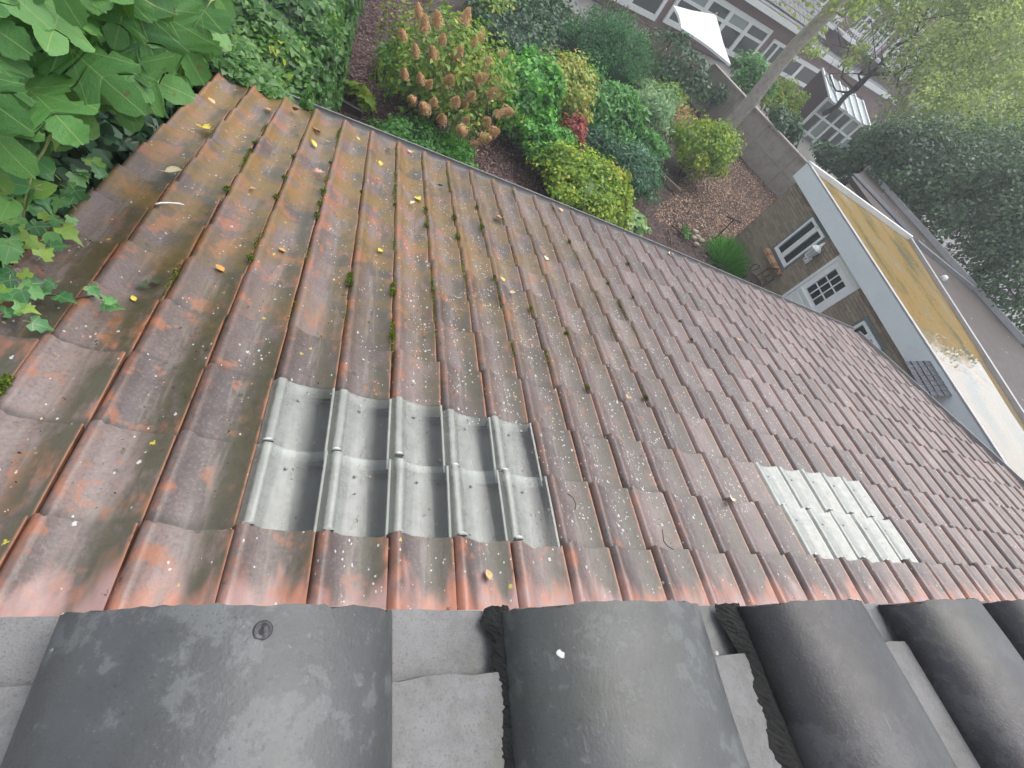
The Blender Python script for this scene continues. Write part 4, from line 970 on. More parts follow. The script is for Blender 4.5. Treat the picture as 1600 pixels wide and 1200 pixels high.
# ================================================================== PLANTS
S = tmpl_simple
LM = {
 'ivy': leafmat('ivy_leaf', [(0.15, (0.033, 0.087, 0.021)), (0.45, (0.075, 0.196, 0.041)), (0.75, (0.149, 0.308, 0.061)), (0.95, (0.352, 0.426, 0.041))], 0.35),
 'dark': leafmat('dark_leaf', [(0.15, (0.018, 0.053, 0.025)), (0.5, (0.042, 0.113, 0.050)), (0.85, (0.105, 0.227, 0.094))], 0.35),
 'far': leafmat('far_evergreen_leaf', [(0.12, (0.037, 0.074, 0.034)), (0.5, (0.073, 0.141, 0.067)), (0.88, (0.158, 0.269, 0.118))], 0.4, 0.42),
 'green': leafmat('bright_leaf', [(0.15, (0.050, 0.187, 0.026)), (0.5, (0.106, 0.375, 0.048)), (0.85, (0.242, 0.591, 0.084))], 0.4),
 'lime': leafmat('yellow_green_leaf', [(0.12, (0.091, 0.200, 0.017)), (0.45, (0.228, 0.386, 0.028)), (0.7, (0.410, 0.510, 0.039)), (0.95, (0.638, 0.557, 0.080))], 0.45),
 'gold': leafmat('golden_leaf', [(0.12, (0.130, 0.207, 0.021)), (0.45, (0.320, 0.385, 0.032)), (0.75, (0.524, 0.504, 0.043)), (0.95, (0.654, 0.399, 0.065))], 0.45),
 'blush': leafmat('blushed_leaf', [(0.1, (0.133, 0.258, 0.030)), (0.45, (0.319, 0.407, 0.060)), (0.75, (0.532, 0.502, 0.129)), (0.95, (0.559, 0.311, 0.129))], 0.5),
 'red': leafmat('crimson_leaf', [(0.1, (0.22, 0.03, 0.03)), (0.5, (0.45, 0.09, 0.09)), (0.9, (0.55, 0.24, 0.2))], 0.45),
 'grey': leafmat('silver_leaf', [(0.12, (0.130, 0.237, 0.108)), (0.5, (0.276, 0.445, 0.227)), (0.9, (0.524, 0.681, 0.390))], 0.55),
 'mid': leafmat('mid_leaf', [(0.12, (0.053, 0.170, 0.039)), (0.5, (0.113, 0.333, 0.080)), (0.88, (0.243, 0.525, 0.136))], 0.42),
 'blue': leafmat('bluish_leaf', [(0.12, (0.030, 0.099, 0.056)), (0.5, (0.067, 0.189, 0.099)), (0.88, (0.149, 0.318, 0.155))], 0.42),
 'yew': leafmat('yew_needle', [(0.12, (0.021, 0.096, 0.029)), (0.5, (0.045, 0.184, 0.051)), (0.88, (0.095, 0.297, 0.089))], 0.5),
 'olive': leafmat('olive_tree_leaf', [(0.12, (0.178, 0.249, 0.059)), (0.5, (0.379, 0.476, 0.124)), (0.88, (0.668, 0.748, 0.232))], 0.5, 0.5),
 'host': leafmat('variegated_leaf', [(0.12, (0.154, 0.302, 0.115)), (0.5, (0.330, 0.493, 0.230)), (0.88, (0.605, 0.694, 0.410))], 0.4),
 'hyd': leafmat('hydrangea_leaf', [(0.12, (0.091, 0.200, 0.028)), (0.5, (0.212, 0.355, 0.045)), (0.8, (0.425, 0.464, 0.068)), (0.95, (0.607, 0.418, 0.080))], 0.5),
 'bloom': leafmat('faded_bloom', [(0.1, (0.52, 0.31, 0.15)), (0.5, (0.74, 0.48, 0.27)), (0.9, (0.82, 0.62, 0.42))], 0.7, 0.3, 0.2),
}
def pbush(px, py, rpx, h, aspect=1.0, zc=0.5):
    """centre and radii of a plant seen at pixel px,py with apparent radius rpx and height h"""
    c = at_z(px, py, G + h * zc); d = np.linalg.norm(c - C); r = 1.1 * rpx * d / F
    return c, (r, r * aspect, h * (1 - zc) * 1.02)
def pb(name, label, px, py, rpx, h, mat, nc, nl, size, t, **kw):
    asp = kw.pop('aspect', 1.0); cat = kw.pop('cat', 'shrub')
    c, r = pbush(px, py, rpx, h, asp)
    return bush(name, label, cat, c, r, LM[mat], nc, nl, size, t, **kw)

# ivy clad hedge between the fig and the path
HG = empty('ivy_hedge', (-1.1, 7, G), 'thick ivy clad hedge growing up to the far left corner of the tiled roof', 'hedge')
def hedge_pts(n):
    P = np.zeros((n, 3)); Nn = np.zeros((n, 3))
    y = 3.46 + rng.random(n) ** 2.0 * 9.5; side = rng.random(n)
    top = side < 0.74
    x = np.where(top, -2.4 + rng.random(n) * 2.0, -0.42)
    ztop = -0.80 - 0.06 * np.minimum(y - 3.46, 4)
    z = np.where(top, ztop, G + rng.random(n) ** 0.7 * (ztop - G))
    edge = np.clip((x + 0.75) / 0.35, 0, 1); z = np.where(top, z - 0.22 * edge ** 2 , z)
    x = np.where(~top, x - 0.06 * rng.random(n), x)
    lump = 0.10 * np.sin(x * 5.1 + y * 2.3) * np.sin(y * 3.7 + 1) + 0.06 * np.sin(y * 9 + x * 7)
    z = np.where(top, z + lump - 0.10 * rng.random(n) ** 2, z); x = np.where(~top, x + lump * 0.6, x)
    near = y < 4.0; nearface = near & (rng.random(n) < 0.3); z = np.where(nearface, z - rng.random(n) * 0.8, z); y = np.where(nearface, 3.56 + 0.05 * rng.random(n), y)
    Nn[top] = (0, -0.25, 1); Nn[~top] = (1, -0.1, 0.45)
    return np.c_[x, y, z], Nn, top
P, Nn, top = hedge_pts(30000); n = len(P)
tt = 0.42 + rng.normal(0, 0.13, n) + 0.14 * np.sin(P[:, 0] * 4 + P[:, 1] * 3)
pxh = proj(P); yel = np.exp(-(((pxh[:, 0] - 455) / 45) ** 2 + ((pxh[:, 1] - 80) / 38) ** 2)); tt = tt + yel * 0.42 * (rng.random(n) < 0.6)
near_ = P[:, 1] < 4.6
sz = np.where(near_, 0.055, 0.06) * (0.6 + 0.8 * rng.random(n))
leaf_cloud('foliage', P, unit(unit(Nn) + rdir(n) * 0.55), rdir(n) + np.array([0.2, -0.4, -0.5]), sz, np.clip(tt, 0, 1), tmpl_outline(IVYLOW_SIDE, IVYLOW_RIB, 0.15, 0.2), LM['ivy'], HG)
b = MB(); b.box((-2.4, 3.82, G), (-0.55, 13, -1.35)); b.build('hedge_core', LM['dark'], HG)

# understorey of dark ivy left of the verge
bush('dark_ivy', 'dark ivy thicket in the shade below the fig leaves', 'ivy', (-1.98, 1.9, -1.2), (0.84, 2.4, 0.92), LM['dark'], 110, 17000, 0.085, tmpl_outline(IVYLOW_SIDE, IVYLOW_RIB, 0.15, 0.2), spread=0.3, stems=8, inner=0.3)
bush('dark_ivy', 'dark ivy thicket beside the far end of the verge behind the fig', 'ivy', (-1.5, 3.9, -1.35), (0.55, 0.6, 0.75), LM['dark'], 36, 4200, 0.075, tmpl_outline(IVYLOW_SIDE, IVYLOW_RIB, 0.15, 0.2), spread=0.3, stems=4, inner=0.3)

# ---- fig tree
def mk_fig():
    g = NG('fig_leaf'); tv = g.n('Attribute', attribute_name='luv').outputs['Vector']; sx = g.n('SeparateXYZ', {0: tv}); x, y = g.math('ABSOLUTE', sx.outputs[0]), sx.outputs[1]
    r = g.n('ObjectInfo').outputs['Random']; n = g.noise(g.obj(), 9, 4)
    c = g.ramp(g.math('MULTIPLY_ADD', n, 0.35, g.math('MULTIPLY', r, 0.65)), [(0.12, (0.035, 0.125, 0.028)), (0.45, (0.075, 0.215, 0.045)), (0.75, (0.125, 0.29, 0.07)), (0.95, (0.23, 0.38, 0.06))])
    mid = g.step(x, 0.013, 0.005)
    v1 = g.step(g.math('ABSOLUTE', g.math('SUBTRACT', g.math('SUBTRACT', y, 0.06), g.math('MULTIPLY', x, 0.42))), 0.014, 0.004)
    v2 = g.step(g.math('ABSOLUTE', g.math('SUBTRACT', g.math('SUBTRACT', y, 0.16), g.math('MULTIPLY', x, 1.15))), 0.016, 0.005)
    v3 = g.step(g.math('ABSOLUTE', g.math('SUBTRACT', g.math('FRACT', g.math('MULTIPLY', g.math('SUBTRACT', y, g.math('MULTIPLY', x, 0.9)), 8.0)), 0.5)), 0.05, 0.0)
    vein = g.math('MAXIMUM', mid, g.math('MAXIMUM', v1, v2)); vein = g.math('MAXIMUM', vein, g.math('MULTIPLY', v3, 0.18))
    c = g.mix(g.math('MULTIPLY', vein, 0.5), c, (0.26, 0.36, 0.10))
    bs = g.math('MULTIPLY', g.step(g.noise(g.n('VectorMath', {0: g.obj(), 1: g.n('CombineXYZ', {0: g.math('MULTIPLY', r, 40.0), 1: 0.0, 2: 0.0}).outputs[0]}, operation='ADD').outputs[0], 7, 3), 0.66, 0.70), 0.8)
    c = g.mix(bs, c, (0.13, 0.085, 0.03))
    yl = g.math('GREATER_THAN', r, 0.972); c = g.mix(yl, c, (0.42, 0.26, 0.02))
    g.bsdf(c, 0.48, g.bump(g.math('ADD', vein, g.noise(g.obj(), 30, 3)), 0.25, 0.01), Specular_IOR_Level=0.45)
    tr = g.n('BsdfTranslucent', {'Color': g.mix(0.6, c, (0.25, 0.45, 0.04))})
    return g.surf(g.n('MixShader', {0: 0.25, 1: g.b.outputs[0], 2: tr.outputs[0]}).outputs[0])
MAT['fig'] = mk_fig(); MAT['petiole'] = flat('pale_petiole', (0.30, 0.33, 0.12), 0.5, 0.2, 30)
def big_leaf_mesh(name, side, ribs, mat, fold, droop, seed, pet=0.35, pr=0.012):
    rs = random.Random(seed)
    sd_ = [(x * rs.uniform(0.88, 1.12), y + rs.uniform(-.02, .02)) for x, y in side]
    V, Fc = tmpl_outline(sd_, ribs, fold, droop); V = V.copy(); V[:, 2] += np.array([0.045 * math.sin(8 * a[0] + seed) * math.sin(6 * a[1] + seed * 2) + 0.02 * math.sin(21 * a[0]) * math.sin(17 * a[1] + seed) for a in V])
    b = MB(); b.add(V, Fc)
    if pet: b.tube([(0, -pet, -0.10), (0, -pet * 0.4, 0.0), (0, 0.02, 0.0)], [pr, pr * 0.9, pr * 0.7], 5, mi=1)
    me = bpy.data.meshes.new(name); me.from_pydata(b.v, [], b.f)
    me.materials.append(mat); me.materials.append(MAT['petiole'])
    for i, k in b.mi.items(): me.polygons[i].material_index = k
    a = me.attributes.new('luv', 'FLOAT_VECTOR', 'POINT'); a.data.foreach_set('vector', np.array(b.v, np.float32).ravel())
    me.polygons.foreach_set('use_smooth', [True] * len(b.f)); me.update(); return me
FIGM = [big_leaf_mesh('fig_leaf', FIG_SIDE, FIG_RIB, MAT['fig'], f_, d_, i) for i, (f_, d_) in enumerate([(0.06, 0.15), (0.16, 0.10), (0.02, 0.28), (0.10, 0.22), (0.04, 0.06), (0.22, 0.25)])]
def place(me, name, parent, P, N_, D_, s):
    B = frames(np.asarray(N_, float)[None], np.asarray(D_, float)[None])[0]
    o = bpy.data.objects.new(name, me); COL.objects.link(o); o.parent = parent
    if parent is not None: o.matrix_parent_inverse = Matrix.Translation(-Vector(parent.location))
    M = Matrix.Identity(4)
    for i in range(3):
        for j in range(3): M[j][i] = B[i][j] * s
        M[i][3] = P[i]
    o.matrix_basis = M; return o
def inpoly(pt, poly):
    x, y = pt; r_ = False
    for i in range(len(poly)):
        (x0, y0), (x1, y1) = poly[i], poly[(i + 1) % len(poly)]
        if (y0 > y) != (y1 > y) and x < (x1 - x0) * (y - y0) / (y1 - y0) + x0: r_ = not r_
    return r_
FT = empty('fig_tree', (-2.5, 2.2, G), 'fig tree with large lobed green leaves hanging over the left edge of the roof', 'tree')
b = MB(); b.tube([(-2.5, 2.2, G - 0.05), (-2.45, 2.1, -1.8), (-2.2, 1.9, -0.8)], [0.09, 0.075, 0.06], 9); b.build('trunk', MAT['twig'], FT, True)
FIGPOLY = [(-60, -60), (355, -60), (340, 5), (312, 55), (285, 90), (240, 115), (185, 145), (135, 165), (85, 195), (30, 230), (-60, 255)]
tips = []; k = 0; tries = 0
while k < 270 and tries < 12000:
    tries += 1
    px_, py_ = random.uniform(-60, 385), random.uniform(-60, 310)
    if not inpoly((px_, py_), FIGPOLY): continue
    layer = random.random(); t = 1.7 + 1.7 * layer + 0.3 * (px_ / 400)
    P_ = along(px_, py_, t)
    if P_[0] > -1.02 and (P_ @ ND) < 0.10: continue
    lean = np.array([random.gauss(0.2, 0.4), random.gauss(-0.65, 0.4), 0.85])
    D_ = RC[:, 0] * random.gauss(0.55, 0.5) + RC[:, 1] * random.gauss(0.75, 0.45) + np.array([0, 0, -0.25])
    s_ = random.uniform(0.115, 0.205) * (0.85 + 0.2 * t / 2)
    o = place(random.choice(FIGM), 'leaf', FT, P_ - unit(D_[None])[0] * s_ * 0.45, lean, D_, s_); tips.append(P_ - unit(D_[None])[0] * s_ * 0.6); k += 1
random.shuffle(tips)
b = MB()
for i in range(16):
    e = tips[i * 3]; s0 = np.array([-2.2, 1.9, -0.8]) + np.array([random.uniform(-.1, .1), random.uniform(-.1, .3), random.uniform(-.4, 0.1)])
    m_ = (s0 + e) / 2 + np.array([-0.1, 0, 0.12]); b.tube([s0, m_, e], [0.022, 0.014, 0.006], 6)
b.build('branch', flat('fig_bark', (0.24, 0.22, 0.17), 0.8, 0.3, 30), FT, True)

# ---- ivy trails on the verge (leaves one by one)
def mk_ivyleaf(name, stops):
    g = NG(name); r = g.n('ObjectInfo').outputs['Random']; n = g.noise(g.obj(), 5, 3)
    tv = g.n('Attribute', attribute_name='luv').outputs['Vector']; sx = g.n('SeparateXYZ', {0: tv}); x, y = g.math('ABSOLUTE', sx.outputs[0]), sx.outputs[1]
    c = g.ramp(g.math('MULTIPLY_ADD', n, 0.2, g.math('MULTIPLY', r, 0.8)), stops)
    vein = g.math('MAXIMUM', g.step(x, 0.025, 0.008), g.step(g.math('ABSOLUTE', g.math('SUBTRACT', g.math('SUBTRACT', y, 0.03), g.math('MULTIPLY', x, 0.35))), 0.03, 0.01))
    c = g.mix(g.math('MULTIPLY', vein, 0.4), c, (0.4, 0.5, 0.2))
    g.bsdf(c, 0.38); tr = g.n('BsdfTranslucent', {'Color': g.mix(0.5, c, (0.3, 0.5, 0.05))})
    return g.surf(g.n('MixShader', {0: 0.25, 1: g.b.outputs[0], 2: tr.outputs[0]}).outputs[0])
MAT['ivyl'] = mk_ivyleaf('ivy_trail_leaf', [(0.1, (0.04, 0.15, 0.05)), (0.5, (0.09, 0.27, 0.09)), (0.75, (0.16, 0.38, 0.10)), (0.95, (0.38, 0.48, 0.06))])
IVM = [big_leaf_mesh('ivy_leaf', IVY_SIDE, IVY_RIB, MAT['ivyl'], f_, d_, i + 20, 0.3, 0.02) for i, (f_, d_) in enumerate([(0.2, 0.2), (0.1, 0.35), (0.3, 0.1), (0.15, 0.3)])]
OVM = [big_leaf_mesh('ivy_leaf', [(x * 1.45, y) for x, y in OVAL_SIDE], OVAL_RIB, MAT['ivyl'], 0.2, 0.25, i + 30, 0.3, 0.02) for i in range(2)]
def ivy(label, leaves, stem, size=0.085, oval=0.0, lift=0.05, t=None):
    P0 = leaves[0]
    def pt(x, y, l):
        if t is not None: return along(x, y, t)
        c_, k_ = lat(x, y); q = roof(c_, k_, 0.0); return q + (C - q) / np.linalg.norm(C - q) * l
    b0 = pt(*P0, lift)
    root = empty('ivy_trail', tuple(b0), label, 'ivy')
    for (x, y) in leaves:
        P_ = pt(x, y, lift + random.uniform(0, 0.05)); N_ = np.array([random.gauss(0.15, 0.35), random.gauss(-0.25, 0.35), 1.0]); D_ = RC[:, 0] * random.gauss(0.5, 0.7) + RC[:, 1] * random.gauss(0.3, 0.6)
        s_ = size * random.uniform(0.7, 1.2)
        place(random.choice(OVM if random.random() < oval else IVM), 'leaf', root, P_ - unit(D_[None])[0] * s_ * 0.5, N_, D_, s_)
    b = MB(); b.tube([pt(x, y, lift * 0.6) for x, y in stem], 0.0035, 5); b.build('stem', MAT['petiole'] if t is not None else MAT['twig'], root, True)
ivy('pointed ivy shoot clambering onto the upper left verge tiles',
    [(70, 312), (60, 325), (78, 340), (50, 345), (30, 352), (12, 350), (20, 365), (40, 370), (62, 365), (85, 352), (8, 375), (24, 384), (48, 383), (5, 395), (82, 374), (96, 362), (112, 364), (110, 350), (34, 338), (66, 352), (0, 335), (10, 402), (74, 390), (90, 381), (15, 322), (4, 308), (42, 318), (92, 325)],
    [(-20, 400), (20, 372), (60, 350), (95, 340)], 0.07, 0.15)
ivy('ivy trail reaching across the left verge below the first shoot',
    [(8, 428), (12, 444), (20, 452), (34, 448), (46, 452), (60, 455), (74, 452), (15, 462), (26, 465), (40, 468), (5, 470), (18, 480), (30, 478), (106, 466), (148, 457), (166, 468), (176, 478), (50, 486), (66, 505), (4, 436), (-5, 455), (56, 440), (44, 434)],
    [(-20, 455), (40, 458), (90, 462), (120, 465), (150, 462), (175, 472)], 0.064, 0.0)
ivy('small ivy sprig at the verge just under the yellowing fig leaf',
    [(142, 252), (156, 258), (130, 280), (122, 290), (150, 268), (118, 300), (135, 272), (110, 312), (126, 310), (100, 300), (94, 316)], [(95, 320), (120, 295), (150, 256)], 0.075, 0.0, 0.03)
b0_ = [(98, 212), (105, 208), (78, 203), (88, 222), (62, 252), (70, 262), (58, 292), (42, 298), (28, 290), (12, 287), (70, 295), (48, 312), (62, 316), (10, 330)]
ivy('upright young ivy shoot with pale yellow stem in front of the fig', b0_, [(36, 340), (42, 300), (52, 262), (70, 232), (84, 200)], 0.075, 0.7, 0.05, 2.05)

# ---- garden shrubs
pb('low_herb', 'leafy green herbs spreading at the left foot of the hydrangea', 636, 112, 38, 0.5, 'mid', 26, 3600, 0.07, S(), cat='herb', aspect=1.3)
pb('low_herb', 'low green herbs at the eave below the hydrangea', 650, 222, 50, 0.45, 'mid', 24, 2600, 0.06, S(), cat='herb')
pb('low_herb', 'fresh green ground cover beside the bark path at the eave', 712, 243, 40, 0.35, 'green', 20, 2400, 0.055, S(), cat='herb')
# hydrangea with individual faded panicles
hc, hr = pbush(705, 120, 88, 1.75)
HY = bush('hydrangea', 'panicle hydrangea with faded tan pink flower heads', 'hydrangea', hc, (hr[0] * 0.92, hr[1] * 0.92, hr[2] * 0.85), LM['hyd'], 42, 5200, 0.085, S(0.3), stems=12, inner=0.3)
def panicle_mesh(seed):
    rs = np.random.default_rng(seed); n = 420
    t = rs.random(n) ** 0.8; a = rs.random(n) * 6.283; rad = (0.42 * (1 - t) ** 0.7 + 0.06) * (0.75 + 0.35 * rs.random(n))
    P = np.c_[rad * np.cos(a), rad * np.sin(a), t]; Nn = unit(np.c_[np.cos(a), np.sin(a), 0.35 + 0 * a] + rs.normal(size=(n, 3)) * 0.3); D = unit(rs.normal(size=(n, 3)))
    V, Fc = S(0.42, 0.1); B = frames(Nn, D); vs = (P[:, None, :] + 0.10 * (0.7 + 0.6 * rs.random(n))[:, None, None] * np.einsum('vj,njk->nvk', V, B)).reshape(-1, 3)
    kb = MB().lathe([(0.03, -0.15), (0.26, 0.02), (0.24, 0.3), (0.16, 0.62), (0.04, 0.98)], 9); nv = len(vs)
    me = bpy.data.meshes.new('flower_head'); me.from_pydata(vs.tolist() + kb.v, [], [tuple(i * 4 + q for q in f) for i in range(n) for f in Fc] + [tuple(nv + q for q in f) for f in kb.f])
    at = me.attributes.new('tint', 'FLOAT', 'POINT'); at.data.foreach_set('value', np.concatenate([np.repeat(np.clip(0.5 + 0.2 * rs.normal(size=n), 0, 1), 4), np.full(len(kb.v), 0.35)]).astype(np.float32)); me.materials.append(LM['bloom']); return me
PAN = [panicle_mesh(i) for i in range(4)]
heads = [(655, 20), (662, 38), (683, 30), (725, 28), (690, 58), (750, 55), (740, 65), (780, 80), (650, 78), (630, 52), (712, 82), (755, 95), (745, 118), (768, 125), (700, 122), (678, 85), (658, 120), (735, 145), (725, 155), (710, 155), (765, 140), (778, 145), (775, 172), (785, 165), (758, 185), (766, 200), (726, 182), (722, 195), (678, 155), (690, 182), (644, 150), (668, 126), (632, 115), (738, 218), (665, 165), (752, 208)]
for i, (x, y) in enumerate(heads):
    fr = (y / 220); z = G + 1.75 - 1.15 * fr ** 1.2 + random.uniform(-0.1, 0.1)
    P_ = at_z(x, y + 8, z + 0.06); out = unit((P_ - hc)[None])[0] * 0.7 + np.array([0, 0, 0.8]) + rng.normal(size=3) * 0.2
    o = place(PAN[i % 4], 'flower_head', HY, P_, np.asarray(out), rng.normal(size=3), random.uniform(0.15, 0.25))
pb('wilting_hydrangea', 'partly hidden pink brown shrub at the top edge behind the hydrangea', 757, 12, 36, 0.9, 'hyd', 18, 1600, 0.09, S(), cat='shrub')
pb('leafy_shrub', 'bright green leafy shrub right of the hydrangea', 820, 150, 46, 1.3, 'green', 32, 4200, 0.10, S(), aspect=1.35)
pb('leafy_shrub', 'green shrub filling the front of the bed under the yellow bush', 848, 225, 42, 0.9, 'green', 26, 3200, 0.085, S())
pb('blushing_shrub', 'yellow and pink flushed shrub behind the bright green one', 880, 150, 40, 1.35, 'blush', 30, 3800, 0.085, S(), aspect=1.3)
pb('crimson_shrub', 'small crimson leaved shrub in the middle of the bed', 889, 216, 22, 1.0, 'red', 18, 1000, 0.10, S(0.22))
pb('golden_shrub', 'yellow green mounded shrub nearest the roof edge', 912, 295, 66, 1.0, 'lime', 44, 8000, 0.07, S(), core=0.6)
pb('golden_shrub', 'orange tinged right half of the mounded shrub at the roof edge', 950, 300, 34, 0.95, 'gold', 22, 2400, 0.075, S())
pb('clipped_yew', 'large rounded dark green clipped yew before the paling fence', 950, 95, 58, 1.85, 'yew', 110, 20000, 0.075, S(0.16, 0.04), spread=0.26, updir=0.5, inner=0.1, jit=0.8, core=0.78)
pb('ivy_mound', 'dark ivy covering the ground beyond the hydrangea', 815, 45, 66, 0.75, 'dark', 60, 7000, 0.10, S(0.42), cat='ivy', aspect=1.4, core=0.7)
pb('ivy_mound', 'dark ivy covering the ground left of the yew', 872, 45, 46, 0.85, 'dark', 44, 4600, 0.10, S(0.42), cat='ivy', aspect=1.5, core=0.7)
pb('dark_laurel', 'dark glossy evergreen shrub under the end of the paling fence', 1052, 112, 42, 1.5, 'dark', 36, 3600, 0.13, S(0.4), aspect=1.2)
pb('rhododendron', 'long leaved green shrub in front of the yew', 950, 180, 42, 1.3, 'mid', 30, 3000, 0.16, S(0.2), updir=0.2)
pb('silver_shrub', 'silvery grey green shrub beside the clipped yew', 1015, 188, 42, 1.45, 'grey', 30, 3800, 0.13, S(0.15), updir=0.6, aspect=1.2)
pb('bluish_shrub', 'bluish green shrub behind the yellow mound', 985, 272, 44, 1.05, 'blue', 32, 3800, 0.10, S(0.22))
pb('bluish_shrub', 'fresh green upright shrub between silver and bluish shrubs', 1002, 240, 32, 0.95, 'mid', 22, 2200, 0.12, S(0.18), updir=0.5)
pb('golden_tree_shrub', 'tall yellow green shrub standing left of the tree trunk', 1096, 238, 40, 1.55, 'lime', 40, 5200, 0.085, S(), aspect=1.2)
pb('hosta', 'pale variegated plant at the edge of the bark mulch', 984, 352, 26, 0.35, 'host', 16, 520, 0.16, S(0.4), stems=0, cat='plant')
pb('seedling', 'small bright green lobed seedling alone on the dark soil', 563, 152, 16, 0.35, 'lime', 5, 60, 0.20, tmpl_outline(IVY_SIDE, IVY_RIB, 0.1, 0.2), stems=2, cat='plant', inner=0.0)
pb('small_weed', 'tiny green weed by the stones near the grass clump', 1072, 365, 10, 0.2, 'mid', 6, 160, 0.06, S(), stems=0, cat='plant')
pb('leafy_shrub', 'yellowing leafy shrub squeezed between hydrangea and bright green shrub', 785, 118, 26, 0.9, 'lime', 16, 1300, 0.08, S())
pb('leafy_shrub', 'fresh green sprays between the blushing shrub and the yew', 912, 128, 28, 1.1, 'mid', 18, 1500, 0.11, S(0.24), updir=0.3)
pb('leafy_shrub', 'dark glossy shrub between the crimson plant and the bluish shrub', 930, 232, 30, 0.95, 'blue', 20, 1700, 0.09, S(0.3))
pb('leafy_shrub', 'light green shrub behind the golden mound and left of the crimson plant', 868, 262, 26, 0.9, 'lime', 16, 1300, 0.075, S())
pb('fern_clump', 'arching ferny green clump behind the silver shrub', 1042, 165, 22, 1.0, 'lime', 14, 900, 0.13, S(0.16), updir=0.7, cat='fern')
pb('low_herb', 'sparse weeds on the soil beside the eave', 590, 205, 20, 0.18, 'mid', 10, 380, 0.05, S(), cat='herb', stems=0)
pb('russet_shrub', 'russet twiggy shrub at the foot of the tall yellow green one', 1062, 195, 20, 0.9, 'bloom', 14, 700, 0.08, S(0.2))
# grass-like clump by the annex
gc = at_z(1132, 412, G); GR = empty('grass_clump', tuple(gc), 'bushy green grass clump at the corner of the annex', 'grass clump')
n = 2600; a = rng.random(n) * 6.283; rr = 0.24 * np.sqrt(rng.random(n)); Pb = np.c_[gc[0] + rr * np.cos(a), gc[1] + rr * np.sin(a), np.full(n, G)]
D = unit(np.c_[np.cos(a) * rr * 5.0 + rng.normal(0, .25, n), np.sin(a) * rr * 5.0 + rng.normal(0, .25, n), np.full(n, 0.8)])
Vb = np.array([(-0.012, 0, 0), (0.012, 0, 0), (0.010, 0.5, 0.03), (-0.010, 0.5, 0.03), (0, 1, -0.06)], float)
leaf_cloud('blades', Pb, rdir(n) + np.array([0, -.3, .3]), D, 0.42 + 0.28 * rng.random(n), np.clip(rng.normal(0.5, 0.2, n), 0, 1), (Vb, [(0, 1, 2, 3), (3, 2, 4)]), LM['green'], GR)

# climbers on and behind the garden wall
def wbush(name, label, px, py, z, rpx, rz, mat, nc, nl, size, t=None, **kw):
    c = at_z(px, py, z); d = np.linalg.norm(c - C); r = rpx * d / F; cat = kw.pop('cat', 'shrub')
    return bush(name, label, cat, c, (r, r, rz), LM[mat], nc, nl, size, t or S(), **kw)
wbush('wall_shrub', 'grey green shrub leaning over the concrete wall left of the trunk', 1165, 130, -2.0, 30, 0.75, 'mid', 24, 2200, 0.13)
wbush('wall_shrub', 'lime green shrub glowing behind the wall right of the trunk', 1218, 158, -1.9, 34, 0.75, 'lime', 26, 2600, 0.12)
wbush('wall_ivy', 'dark ivy spilling over the concrete wall towards the annex', 1222, 205, -1.95, 26, 0.55, 'dark', 24, 2000, 0.12, cat='ivy')
wbush('wall_ivy', 'dark ivy on the wall top right behind the annex corner', 1300, 252, -1.9, 26, 0.45, 'dark', 24, 2000, 0.12, cat='ivy')
wbush('wall_ivy', 'small ivy patch hanging on the wall face left of the trunk', 1118, 152, -2.45, 13, 0.4, 'dark', 8, 420, 0.10, cat='ivy', stems=2)

# ---- trees
BARK = flat('mottled_bark', (0.36, 0.32, 0.28), 0.85, 0.5, 9, 0.7)
DBARK = flat('dark_bark', (0.06, 0.055, 0.05), 0.85, 0.5, 9, 0.5)
def tree(name, label, base, top, r0, crowns, mat, size, branches, bark, nl=6000, nc=60, group=None):
    base, top = np.asarray(base, float), np.asarray(top, float)
    root = empty(name, tuple(base), label, 'tree', group)
    b = MB(); K = 9
    path = [base + (top - base) * i / K + np.array([0.05 * math.sin(i * 1.3), 0.05 * math.cos(i * 1.7), 0]) * (0 < i) for i in range(K + 1)]
    b.tube(path, [r0 * (1.12 if i == 0 else 1 - 0.35 * i / K) for i in range(K + 1)], 10); b.build('trunk', bark, root, True)
    if branches:
        b = MB()
        for st, e, rr in branches:
            st, e = np.asarray(st, float), np.asarray(e, float); m1 = st + (e - st) * 0.35 + rng.normal(0, 0.12, 3); m2 = st + (e - st) * 0.7 + rng.normal(0, 0.18, 3)
            b.tube([st, m1, m2, e], [rr, rr * 0.75, rr * 0.5, rr * 0.2], 6)
            for q in (m1, m2, (m2 + e) / 2):
                for _ in range(2): b.tube([q, q + rng.normal(0, 0.5, 3) + np.array([0, 0, 0.3])], [rr * 0.35, 0.006], 4)
        b.build('limb', bark, root, True)
    Ps, Ns, Ts = [], [], []
    tot = sum(np.prod(np.asarray(r)) ** (2 / 3) for c_, r in crowns)
    for c_, r in crowns:
        k = int(nl * np.prod(np.asarray(r)) ** (2 / 3) / tot); P, Nn, t = crown_points(c_, r, max(8, int(nc * k / nl)), k, G + 0.3, 0.30, 0.22); Ps.append(P); Ns.append(Nn); Ts.append(t)
    P, Nn, t = np.vstack(Ps), np.vstack(Ns), np.concatenate(Ts); n = len(P)
    leaf_cloud('crown', P, unit(Nn + rdir(n) * 0.7), rdir(n) + np.array([0, 0, -0.4]), size * (0.6 + 0.8 * rng.random(n)), t, S(0.38), mat, root)
    return root
def crown_at(px, py, dist, rpx, asp=1.0):
    c = along(px, py, dist); r = rpx * dist / F; return c, (r, r, r * asp)
